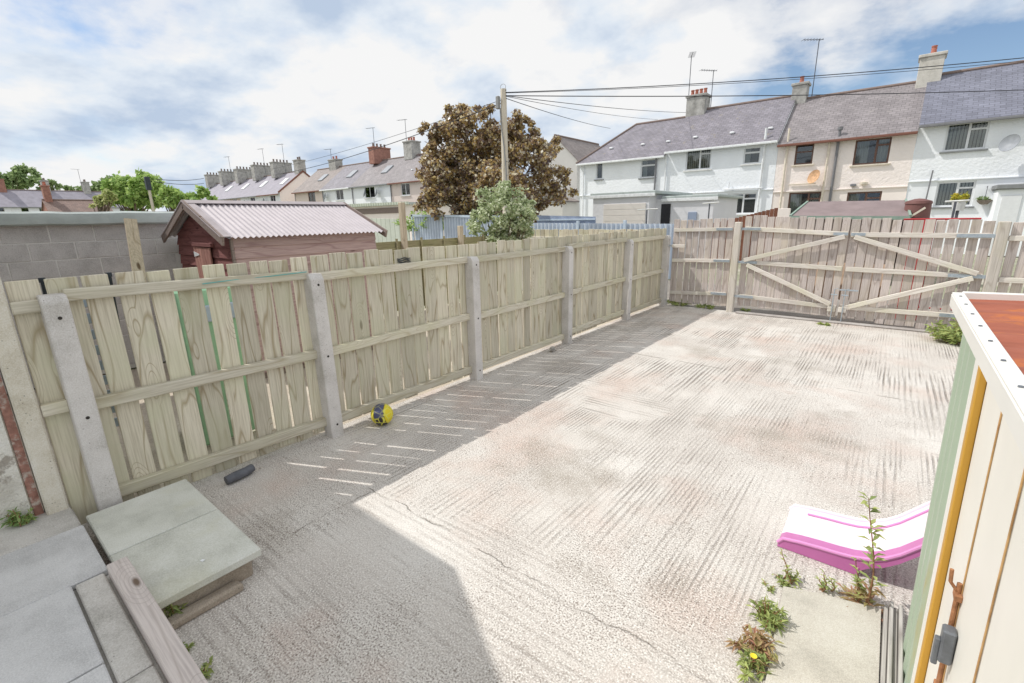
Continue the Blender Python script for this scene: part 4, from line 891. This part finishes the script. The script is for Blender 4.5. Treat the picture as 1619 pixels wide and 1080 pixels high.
def aerial(t, x, y, z0, z1, ang=.4):
    q = MB(); q.tube([(x, y, z0), (x, y, z1)], .024, 6); c, s_ = math.cos(ang), math.sin(ang); q.tube([(x-.9*c, y-.9*s_, z1-.04), (x+.25*c, y+.25*s_, z1-.04)], .016, 5)
    for k in range(7): f = -.9+k*.17; q.tube([(x+f*c-.2*s_, y+f*s_+.2*c, z1-.04), (x+f*c+.2*s_, y+f*s_-.2*c, z1-.04)], .010, 4)
    q.build('aerial', M['aerial'], t)
def dish(t, x, y, z, r_, m):
    q = MB(); q.lathe([(.001, 0), (r_*.5, .03), (r_*.85, .09), (r_, .14), (r_*.99, .155), (r_*.84, .105), (r_*.5, .045), (.001, .015)], (0, 0, 0), 20); Mx = Matrix.Translation((x, y, z)) @ Euler((R(72), 0, R(-38))).to_matrix().to_4x4()
    q.v = [tuple(Mx @ Vector(v)) for v in q.v]; q.tube([(x, y, z), (x, y+.25, z-.1)], .02, 6); q.build('satellite_dish', m, t, smooth=True)
def house(name, label, x0, x1, yf, ze, zr, wm, rm, wins=(), rz=0., depth=7., band=None, wm2=None, group=None, fm=None, sm=None, gut=None, hipL=0., capL=True, capR=True, loc=None, cat='house', ridge=True):
    w = x1-x0; t = thing(name, label, cat, loc or (x0, yf, 0), rz, group); fm = fm or M['upvc']; sm = sm or M['sill_white']
    H_ = [(a-x0, b_-x0, c, d) for a, b_, c, d, *_ in wins]
    e = .004
    if band:
        up_ = [h for h in H_ if h[2] > band]; lo_ = [h for h in H_ if h[2] <= band]
        holed(e, w-e, band, ze, up_).build('wall', wm, t); holed(e, w-e, -.05, band, lo_, .03).build('lower_wall', wm2, t)
        MB().cbox((e, -.05, band-.06), (w-e, .04, band), .01).build('string_course', wm2, t)
    else: holed(e, w-e, -.05, ze, H_).build('wall', wm, t)
    sw = MB(); hd = depth/2
    for x, flip in ((e, 0), (w-e, 1)):
        sw.add([(x, 0, -.05), (x, depth, -.05), (x, depth, ze), (x, hd, zr-.12 if (not hipL or flip) else ze), (x, 0, ze)], [(0, 1, 2, 3, 4)])
    sw.add([(e, depth, -.05), (w-e, depth, -.05), (w-e, depth, ze), (e, depth, ze)], [(0, 1, 2, 3)]); sw.build('side_wall', wm, t)
    oh = .30; dz = (zr-ze)/hd*oh; th = .07; rf = MB(); rl = 0.
    xa, xb = (-.12 if capL else 0.), (w+.12 if capR else w)
    for s_ in (0, 1):
        yE, yR = (-oh, hd) if s_ == 0 else (depth+oh, hd)
        A, B_, C_, D_ = (xa, yE, ze-dz), (xb, yE, ze-dz), (xb, yR, zr), (xa+hipL, yR, zr)
        P = [A, B_, C_, D_]; rf.add(P + [(p[0], p[1], p[2]-th) for p in P], [(0, 1, 2, 3), (7, 6, 5, 4), (0, 4, 5, 1), (1, 5, 6, 2), (3, 2, 6, 7), (0, 3, 7, 4)])
    if hipL: P = [(xa, -oh, ze-dz), (xa+hipL, hd, zr), (xa, depth+oh, ze-dz)]; rf.add(P + [(p[0], p[1], p[2]-th) for p in P], [(0, 1, 2), (5, 4, 3)])
    rf = rf.build('roof', rm, t)
    if ridge:
        q = MB(); q.tube([(xa+hipL, hd, zr+.01), (xb, hd, zr+.01)], .09, 8)
        if hipL: q.tube([(xa, -oh, ze-dz+.03), (xa+hipL, hd, zr+.01)], .08, 8)
        q.build('ridge_tiles', M['ridge_tile'], rf)
    q = MB(); q.cbox((xa, -oh-.09, ze-dz-.14), (xb, -oh+.01, ze-dz-.02), .02); q.build('gutter', gut or M['gutter_white'], t)
    for a, b_, c, d, st, *o in wins: window(t, a-x0, b_-x0, c, d, st, o[0] if o else fm, o[1] if len(o) > 1 else sm, .03 if band and c <= band else 0.)
    return t
def downpipe(t, x, z0, z1, m, r_=.05, y=-.09, up=0.):
    q = MB(); q.tube([(x, y, z0), (x, y, z1)], r_, 8); q.build('downpipe', m, t, smooth=True)
Y0 = 30.3; RT = 'terrace houses on the right'
# hipped white wing
h = house('terraced_house', 'white house with hipped slate roof behind the flat garage', -18.2, -12.0, Y0, 5.78, 8.25, M['white_cast'], M['slate1'],
    [(-16.92, -16.40, 4.46, 5.52, 'plain', M['upvc'], M['sill_grey']), (-13.65, -12.65, 4.33, 5.46, 'top', M['upvc'], M['sill_grey'])], band=3.45, wm2=M['white_smooth'], group=RT, hipL=2.6, capR=False)
downpipe(h, .35, 0, 5.6, M['gutter_white']); downpipe(h, 5.6, 2.3, 5.5, M['pipe_grey'], .06)
def vents(h, xs, ze, zr, hd=3.5, f=.34):
    for x in xs: q = MB(); y = hd*f; z = ze+(zr-ze)*f; q.cbox((x-.13, y-.12, z-.02), (x+.13, y+.1, z+.10), .04); q.build('roof_vent', M['gutter_white'], h)
vents(h, (1.9, 4.2, 5.9), 5.78, 8.25, f=.28)
h = house('terraced_house', 'white roughcast house between the hipped house and the cream house', -12.0, -5.78, Y0, 5.98, 8.55, M['white_cast'], M['slate1'],
    [(-10.76, -9.26, 4.58, 5.78, 'blinds'), (-7.50, -6.62, 4.68, 5.57, 'top'), (-8.18, -6.58, 1.95, 3.12, 'split')], band=3.28, wm2=M['white_smooth'], group=RT, capL=False, capR=False)
chimney(h, .55, 3.5, 7.9, 9.45, 1.2, 1.0, M['chim_grey'], 4, M['pot_red']); aerial(h, .0, 3.2, 8.6, 11.8, 2.); aerial(h, 1.3, 3.7, 8.4, 10.85, .9)
downpipe(h, 5.55, 0, 6.45, M['gutter_white'], .06); downpipe(h, .05, 3., 5.6, M['gutter_white']); vents(h, (1.5, 3.6, 5.6), 5.98, 8.55, f=.2)
q = MB(); q.cbox((3.6, -.16, 3.32), (5.7, -.03, 3.38), .01); q.tube([(3.9, -.1, 3.36), (3.9, -.1, 3.75)], .03, 6); q.build('cable_shelf', M['gutter_white'], h)
h = house('terraced_house', 'cream roughcast house with brown windows in the middle of the terrace', -5.78, 0.0, Y0, 5.74, 8.30, M['cream_cast'], M['slate2'],
    [(-4.94, -4.10, 4.44, 5.46, 'sash'), (-2.34, -.92, 4.22, 5.40, 'curtains'), (-4.98, -3.49, 1.75, 3.02, 'curtains'), (-2.35, -.94, 1.75, 2.92, 'split')], band=3.12, wm2=M['cream_smooth'], group=RT, fm=M['brown_frame'], sm=M['sill_cream'], gut=M['fascia_brown'], capL=False, capR=False)
chimney(h, .15, 3.5, 7.9, 9.15, .75, .75, M['chim_grey'], 1, M['pot_red']); aerial(h, .75, 3.5, 8.2, 11.3, .7)
downpipe(h, .45, 0, 6.3, M['sill_cream'], .055); downpipe(h, 2.35, 0, 5.5, M['sill_cream'], .05); downpipe(h, 2.72, 0, 5.95, M['pipe_grey'], .065); q = MB(); q.cyl((2.72, -.09, 5.95), .14, .12, n=10); q.build('pipe_cowl', M['pipe_grey'], h)
dish(h, 1.98, -.35, 3.72, .36, M['dish_rust'])
q = MB(); q.cbox((.75, -.12, 3.42), (2.0, -.04, 3.47), .01); q.build('cable_shelf', M['sill_cream'], h)
q = MB(); q.cbox((3.5, -.2, 3.2), (3.75, -.02, 3.32), .02); q.build('lamp', M['pipe_grey'], h); q = MB(); q.lathe([(.0, 0), (.16, .02), (.17, .12), (.0, .16)], (4.05, -.12, 3.25), 12); q.build('wall_fan', M['sill_cream'], h)
h = house('terraced_house', 'white house with darker blue-grey roof and lean-to door at the right edge', 0.0, 7.0, Y0, 5.98, 8.50, M['white_cast'], M['slate3'],
    [(1.0, 2.40, 4.54, 5.72, 'blinds', M['upvc'], M['sill_grey']), (1.06, 2.38, 2.10, 3.22, 'blinds', M['upvc'], M['sill_grey']), (4.6, 6.0, 4.54, 5.72, 'blinds')], band=3.32, wm2=M['white_smooth'], group=RT, gut=M['pipe_grey'], capL=False)
chimney(h, .03, 3.5, 7.8, 9.45, .95, 1.0, M['chim_white'], 2, M['pot_red']); dish(h, 3.15, -.5, 4.6, .36, M['dish'])
q = MB(); q.cbox((3.0, -1.3, -.02), (4.9, .02, 2.75), .02); q.build('porch', M['white_smooth'], h); q = MB(); q.cbox((2.9, -1.45, 2.75), (5.0, .03, 2.95), .03); q.build('porch_roof', M['sill_grey'], h)
q = MB(); q.cbox((3.15, -1.34, .0), (3.75, -1.305, 2.5), .01); q.build('porch_door', M['upvc'], h)
q = MB(); q.tube([(.75, -.14, 2.2), (.8, -.14, 3.75)], .03, 6); q.build('downpipe', M['pipe_grey'], h)
# hanging basket and flower pot
M['basket'] = plain('basket', (128, 118, 108), .9)
t = thing('hanging_basket', 'dark hanging basket on the white wall beside the ground-floor window', 'basket', (2.75, Y0-.22, 2.15)); q = MB(); q.lathe([(.0, -.0), (.12, .02), (.24, .14), (.27, .2), (.0, .2)], (0, 0, 0), 14); q.build('bowl', M['basket'], t); leaf_mesh('foliage', [(0, 0, .25, .26, .2, .1)], 260, .08, M['leaf_dark'], t, 31, 14)
q = MB(); q.tube([(0, .22, .75), (0, 0, .8), (0, 0, .2)], .012, 5); q.build('bracket', M['aerial'], t)
# gable-fronted white house behind the copper tree
h = house('gable_house', 'plain white gable-fronted house half hidden behind the copper tree', -29.3, -21.9, 36.0, 6.7, 8.75, M['grey_cast'], M['slate4'], loc=(-21.9, 36.0, 0), rz=R(90), depth=4.4)
q = MB(); q.prism([(-2.5, -.2, -.02), (-2.5, 4.4, -.02), (-2.5, 4.4, 4.4), (-2.5, -.2, 3.2)], (2.3, 0, 0)); q.build('lean_to', M['grey_cast'], h)
q = MB(); q.prism([(-2.7, -.5, 3.15), (-2.7, 4.4, 4.55), (-2.7, 4.4, 4.65), (-2.7, -.5, 3.25)], (2.6, 0, 0)); q.build('lean_to_roof', M['slate4'], h)
# middle row on the left
RA = 'terrace houses beyond the timber shed'
def X(px, y=Y0): return at(px, 300, y=y).x
cuts = [X(465), X(509), X(556), X(617), X(694)]
wi = [[(486, 497)], [(530, 542)], [(576, 592)], [(634, 648)]]
labs = ['first house of the middle row with brownish roof left of the skylights', 'second house of the middle row with white gutter and skylight', 'third house of the middle row with two wall dishes', 'last house of the middle row half hidden by the copper tree']
for i in range(4):
    st = [(X(a), X(b_), 4.30, 5.42, 'pair', M['upvc'] if i != 0 else M['brown_frame'], M['sill_white']) for a, b_ in wi[i]]
    h = house('terraced_house', labs[i], cuts[i], cuts[i+1], Y0, 5.75, 8.4, [M['pink_cast'], M['white_smooth'], M['white_smooth'], M['pink_cast']][i], [M['slate4'], M['slate1'], M['slate2'], M['slate2']][i], st, group=RA, gut=[M['fascia_brown'], M['gutter_white'], M['sill_grey'], M['fascia_brown']][i], capL=i == 0, capR=i == 3)
    w = cuts[i+1]-cuts[i]; downpipe(h, .2, 0, 5.6, M['pipe_grey'])
    if i in (0, 1, 2): q = MB(); f = .5; y = 3.5*f; z = 5.75+2.65*f; q.bar((w*.62, y-.5, z-.33), (w*.62, y+.5, z+.43), .95, .14, (0, -.6, .8)); q.build('skylight', M['dish'], h)
    if i in (1, 2): dish(h, w*.2 if i == 1 else w*.75, -.35, 4.7, .42, M['dish']); 
    if i == 2: dish(h, w*.45, -.35, 4.75, .42, M['dish'])
    if i == 3: vents(h, (w*.3, w*.5), 5.75, 8.4, f=.35)
    cx = [X(535, 33.8), None, X(605, 33.8), X(656, 33.8)][i]
    if cx: chimney(h, cx-cuts[i], 3.5, 8.0, [9.3, 0, 9.75, 9.8][i], [1.5, 1, 1.0, 1.3][i], [1., 1, 2.2, 1.2][i], [M['chim_grey'], 0, M['chim_brick'], M['chim_grey']][i], [2, 0, 4, 3][i], M['pot_red'] if i != 2 else M['pot_grey'])
    if cx: aerial(h, cx-cuts[i]-.8, 3.5, 8.2, [10.6, 0, 11.9, 12.][i], .3)
# far row on the left, gable end to the right
RB = 'terrace houses of the far row'
rx = X(441); xs = [rx-6.0*k for k in range(6)]
chx = [X(497, 33.8), X(453, 33.8), X(422, 33.8), X(394, 33.8), X(367, 33.8), X(345, 33.8)]
labs = ['end house of the far row with cream gable', 'second house of the far row counting from the cream gable', 'third house of the far row counting from the cream gable', 'fourth house of the far row counting from the cream gable', 'fifth house of the far row counting from the cream gable']
for i in range(5):
    x1, x0 = xs[i], xs[i+1]
    h = house('terraced_house', labs[i], x0, x1, Y0, 5.85, 8.6, [M['white_smooth'], M['white_smooth'], M['pink_cast'], M['white_smooth'], M['grey_cast']][i], M['slate_far'], [(x0+3.2, x0+4.7, 4.35, 5.5, 'pair')], group=RB, gut=M['sill_grey'] if i else M['fascia_brown'], capL=i == 4, capR=i == 0)
    if i == 0:
        q = MB(); q.prism([(6.0, .01, -.02), (6.0, 6.99, -.02), (6.0, 6.99, 5.8), (6.0, 3.5, 8.42), (6.0, .01, 5.8)], (.04, 0, 0)); q.build('gable_render', M['cream_smooth'], h)
        for s_ in (-.2, 7.2): q = MB(); q.bar((6.1, 3.5, 8.55), (6.1, s_, 5.75), .2, .06, (1, 0, 0)); q.build('barge_board', M['fascia_brown'], h)
        chimney(h, 5.4, 3.5, 8.2, 10.0, 1.1, 1.1, M['chim_grey'], 2, M['pot_grey'])
    chimney(h, .3, 3.5, 8.0, 10.1 + .1*(i % 2), 1.0, 2.6, M['chim_grey'], 5, M['pot_grey'])
    if i in (0, 1, 3): aerial(h, 1.4, 3.5, 8.4, 12.4, .3)
    dish(h, 2.2, -.35, 4.7, .45, M['dish'])
    if i < 4: q = MB(); y, z = 1.75, 7.25; q.bar((4.2, y-.5, z-.38), (4.2, y+.5, z+.42), .95, .14, (0, -.6, .8)); q.build('skylight', M['gutter_white'], h)
# slate terrace far away at the left edge, facing the camera side
RC = 'slate-roofed houses at the far left'
labs = ['leftmost slate-roofed far house cut by the picture edge', 'slate-roofed far house with the brick chimney', 'slate-roofed far house left of the blossoming bush', 'slate-roofed far house nearest the rounded green tree']
for i in range(4):
    y0 = 4.6 + 5.0*i
    h = house('far_house', labs[i], 0, 5.0, 0, 5.3, 7.75, M['white_smooth'], M['slate_far'], [(3.0, 4.3, 3.8, 5.0, 'pair'), (1.0, 1.9, 3.8, 5.0, 'plain')], loc=(-105, y0, 0), rz=R(90), group=RC, gut=M['sill_grey'], capL=i == 0, capR=i == 3)
    chimney(h, 4.9, 3.5, 7.3, 9.3, .9, 1.3, M['chim_brick'] if i == 0 else M['chim_grey'], 2, M['pot_grey'])
    if i == 2: aerial(h, 4.4, 3.5, 7.5, 11.3, .3)
h = house('brick_outbuilding', 'low brick building with brown tiled roof before the far slate terrace', 0, 5.2, 0, 3.3, 4.9, M['chim_brick'], slate('brown_tile', (130, 108, 100), .3, .4), loc=(-70, 9.3, 0), rz=R(90), depth=6., cat='building', gut=M['fascia_brown'])
chimney(h, .4, 3.0, 4.6, 6.4, .6, .9, M['chim_brick'], 2, M['pot_red'])

# ------------------------------------------------------------------ garages, sheds, clutter beyond the gate
M['shutter'] = plain('shutter', (222, 216, 210), .6, .05, 2.); M['pebble'] = roughcast('pebble', (226, 226, 230), .3)
t = thing('flat_garage', 'pale flat-roofed garage with beige shutter door before the white houses', 'garage', (-12.4, 22., 0))
MB().box((0, 0, -.03), (3.0, 5., 2.95)).build('wall', M['pebble'], t); MB().box((3.0, .8, -.03), (5.7, 4.8, 2.72)).build('side_wall', M['pebble'], t)
for k in range(9): q = MB(); q.cbox((.62, -.04, .05+k*.28), (2.95-.1, -.005, .05+k*.28+.272), .01); q.build('shutter_slat', M['shutter'], t)
q = MB(); q.cbox((-.15, -.07, 2.96), (3.3, 5.1, 3.12), .03); q.build('flat_roof', M['felt'], t); q = MB(); q.cbox((3.3, .74, 2.72), (5.9, 5., 2.86), .03); q.build('flat_roof', M['felt'], t)
q = MB(); q.cbox((-.15, -.10, 2.86), (3.3, -.05, 3.0), .01); q.build('fascia', M['gutter_white'], t); q = MB(); q.cbox((3.3, .70, 2.60), (5.9, .745, 2.74), .01); q.build('fascia', M['gutter_white'], t)
q = MB(); q.cbox((3.3, .74, .1), (3.75, .79, 2.5), .01); q.build('door', M['interior'], t); q = MB(); q.cbox((4.6, .75, 1.3), (5.0, .79, 2.1), .01); q.build('window', M['blue_dark'], t)  # door is a dark panel painting the shade of an open doorway
M['rust_board'] = wood('rust_board', (134, 92, 76), (112, 74, 60), (96, 62, 50))
t = thing('brown_fence', 'reddish brown board fence with sloping top below the white house', 'fence', (-6.4, 22., 0))
for k in range(17): q = MB(); q.cbox((k*.145, 0, 0), (k*.145+.138, .02, 1.60+.036*k), .004); q.build('board', M['rust_board'], t)
q = MB(); q.cbox((2.47, -.05, 0), (2.9, .1, 2.15), .01); q.build('end_post', M['cream_smooth'], t)
M['green_trim'] = plain('green_trim', (140, 160, 148), .7); M['brown_felt'] = plain('brown_felt', (138, 124, 124), .9, .12, 3., bmp=.4)
t = thing('green_trimmed_shed', 'low shed with brown felt roof and green trim just beyond the gate', 'shed', (-2.6, 16.6, 0))
MB().box((.1, .15, -.03), (2.6, 2.6, 1.84)).build('wall', M['shed_trim'], t)
q = MB(); q.prism([(0, 0, 1.86), (2.75, 0, 1.80), (2.6, 1.4, 2.24), (.2, 1.4, 2.28)], (0, 0, .03)); q.build('roof_slope', M['brown_felt'], t); q = MB(); q.prism([(.2, 1.42, 2.28), (2.6, 1.42, 2.24), (2.75, 2.8, 1.8), (0, 2.8, 1.86)], (0, 0, .03)); q.build('roof_slope', M['brown_felt'], t)
q = MB(); q.bar((-.02, -.02, 1.85), (2.77, -.02, 1.79), .09, .03, (0, 1, 0)); q.build('eaves_trim', M['green_trim'], t); q = MB(); q.bar((2.77, -.02, 1.82), (2.61, 1.41, 2.26), .10, .05, (1, 0, 0)); q.build('verge_trim', M['green_trim'], t)
q = MB(); q.bar((-.02, -.02, 1.88), (.19, 1.41, 2.30), .08, .05, (1, 0, 0)); q.build('verge_trim', M['green_trim'], t)
M['barrel'] = plain('barrel', (120, 84, 80), .6, .15, 4.)
bp = at(1449, 340, y=17.0); t = thing('water_butt', 'dark reddish brown water butt beside the green-trimmed shed', 'barrel', (bp.x, 17.2, 0)); q = MB(); q.lathe([(.0, 0), (.24, 0), (.29, .8), (.30, 1.4), (.28, 2.15), (.0, 2.15)], (0, 0, 0), 18); q.build('body', M['barrel'], t, smooth=True); q = MB(); q.lathe([(.0, 2.15), (.30, 2.15), (.28, 2.22), (.1, 2.28), (.0, 2.29)], (0, 0, 0), 18); q.build('lid', M['barrel'], t, smooth=True)
q = MB(); q.bar((-.2, -.32, 1.75), (.15, -.32, 2.05), .05, .01, (0, 1, 0)); q.build('straw_tie', M['sill_cream'], t)
M['red_paint'] = plain('red_paint', (186, 62, 66), .5, .15, 8.); M['orange_rust'] = plain('orange_rust', (200, 176, 154), .9, .2, 5.)
t = thing('red_metal_gate', 'red painted metal gate showing between the boards of the right gate leaf', 'gate', (.05, 11.35, 0))
zt = at(1520, 346, y=11.35).z
for k in range(8): q = MB(); q.tube([(k*.14, 0, 0), (k*.14, 0, zt)], .016, 6); q.build('bar', M['red_paint'], t)
for z in (zt, .25): q = MB(); q.tube([(-.02, 0, z), (1.0, 0, z)], .016, 6); q.build('rail', M['red_paint'], t)
t = thing('rusty_sheet', 'rust-orange sheet glimpsed through the gaps in the middle of the double gate', 'sheet', (-1.4, 10.9, 0)); corr_x(0, 1.3, .35, 1.05, 1.05, .2, .02).build('sheet', M['orange_rust'], t)
M['pot_white'] = plain('pot_white', (214, 214, 214), .6)
fp = at(1514, 333, y=20.); t = thing('flower_pot', 'white pot of yellow flowers on a stand beyond the gate', 'pot', (fp.x, 20., 0)); zb = fp.z
q = MB(); q.lathe([(0, zb), (.13, zb), (.17, zb+.27), (.15, zb+.27), (.0, zb+.25)], (0, 0, 0), 14); q.build('pot', M['pot_white'], t); q = MB(); q.cyl((0, 0, 0), zb, .04); q.build('stand', M['aerial'], t)
M['leaf_yellow'] = leafmat('leaf_yellow', (150, 160, 70), (226, 206, 80)); leaf_mesh('flowers', [(0, 0, zb+.36, .2, .2, .14)], 300, .09, M['leaf_yellow'], t, 33, 20)
for i, (cx, cy, x0, x1, yb, lab) in enumerate([(1023, 332, 1008, 1040, 352, 'T-shaped clothes pole in front of the garage shutter'), (1122, 322, 1111, 1137, 350, 'T-shaped clothes pole right of the garage'), (1511, 319, 1494, 1533, 348, 'T-shaped clothes pole before the lower window at the right')]):
    y = 20.5 if i < 2 else 19.; c = at(cx, cy, y=y); a, b_ = at(x0, cy, y=y), at(x1, cy-2, y=y)
    t = thing('clothes_pole', lab, 'clothes pole', (c.x, y, 0)); q = MB(); q.tube([(0, 0, 0), (0, 0, c.z)], .03, 6); q.build('post', M['aerial'], t); q = MB(); q.tube([(a.x-c.x, 0, a.z), (b_.x-c.x, 0, b_.z)], .028, 6); q.build('crossbar', M['sill_white'], t)
# low garages behind the timber shed
t = thing('lane_garages', 'row of low garages with corrugated roof edge beyond the timber shed', 'garage', (-41., 22., 0))
MB().box((0, 0, -.03), (7., 5., 3.1)).build('wall', M['pebble'], t); MB().box((7.0, .05, -.03), (14., 5., 3.05)).build('wall', M['cream_smooth'], t)
q = MB(); q.cbox((-.3, -.4, 3.1), (7.1, 5.2, 3.3), .03); q.build('roof', M['felt'], t); corr_x(7.0, 14.3, 3.06, 3.3, 3.24, .3, .03).build('roof_edge', M['pale_green'], t).location = (0, -.3, 0)
MB().box((7.1, -.25, 3.05), (14.2, 5.1, 3.2)).build('roof', M['felt'], t)
MB().cbox((.3, -.05, 2.55), (6.8, -.01, 2.9), .01).build('fascia', M['shed_trim'], t); MB().cbox((7.3, -.01, 2.5), (13.5, .04, 2.9), .01).build('fascia', M['shed_trim'], t)
# bright bush at the foot of the maple
tuft('bush', 'bright green low growth below the left side of the copper tree', (-17.9, 15.6, 1.4), 1.6, 1.1, 900, .3, .12, M['leaf_green'], 'bush', 50)

# ------------------------------------------------------------------ small details
M['twine'] = plain('twine', (112, 176, 172), .8); M['paper'] = plain('paper', (236, 238, 240), .8)
q = MB(); g = random.Random(12); q.tube([(-3.99 + .008*math.sin(7*y), y, 1.562 + .05*max(0, (y-1.75)) - .012*math.sin(3*y)) for y in np.linspace(1.25, 2.06, 16)], .004, 5)
q.build('twine', M['twine'], None, label='thin teal twine trailing along the top rail up to the second post', cat='twine')
q = MB(); c = at(637, 412, x=-4.055)
for k in range(4): q.tube([(-4.035, c.y - .085 + .17*f, c.z - .03 + .018*k + .006*math.sin(9*f+k)) for f in np.linspace(0, 1, 8)], .005, 5)
q.build('rope', M['dark_frame'], None, label='dark rope wound round the fence top between the second and third posts', cat='rope')
q = MB(); q.add([(0, 0, 0), (.022, .006, .001), (.018, .022, .002), (-.002, .014, .001), (0, 0, .002), (.022, .006, .003), (.018, .022, .004), (-.002, .014, .003)], [(0, 1, 2, 3), (4, 5, 6, 7), (0, 1, 5, 4), (1, 2, 6, 5), (2, 3, 7, 6), (3, 0, 4, 7)])
o = q.build('paper_scrap', M['paper'], None, label='tiny white scrap lying on the paving step', cat='scrap'); o.location = at(316, 887, z=.173)
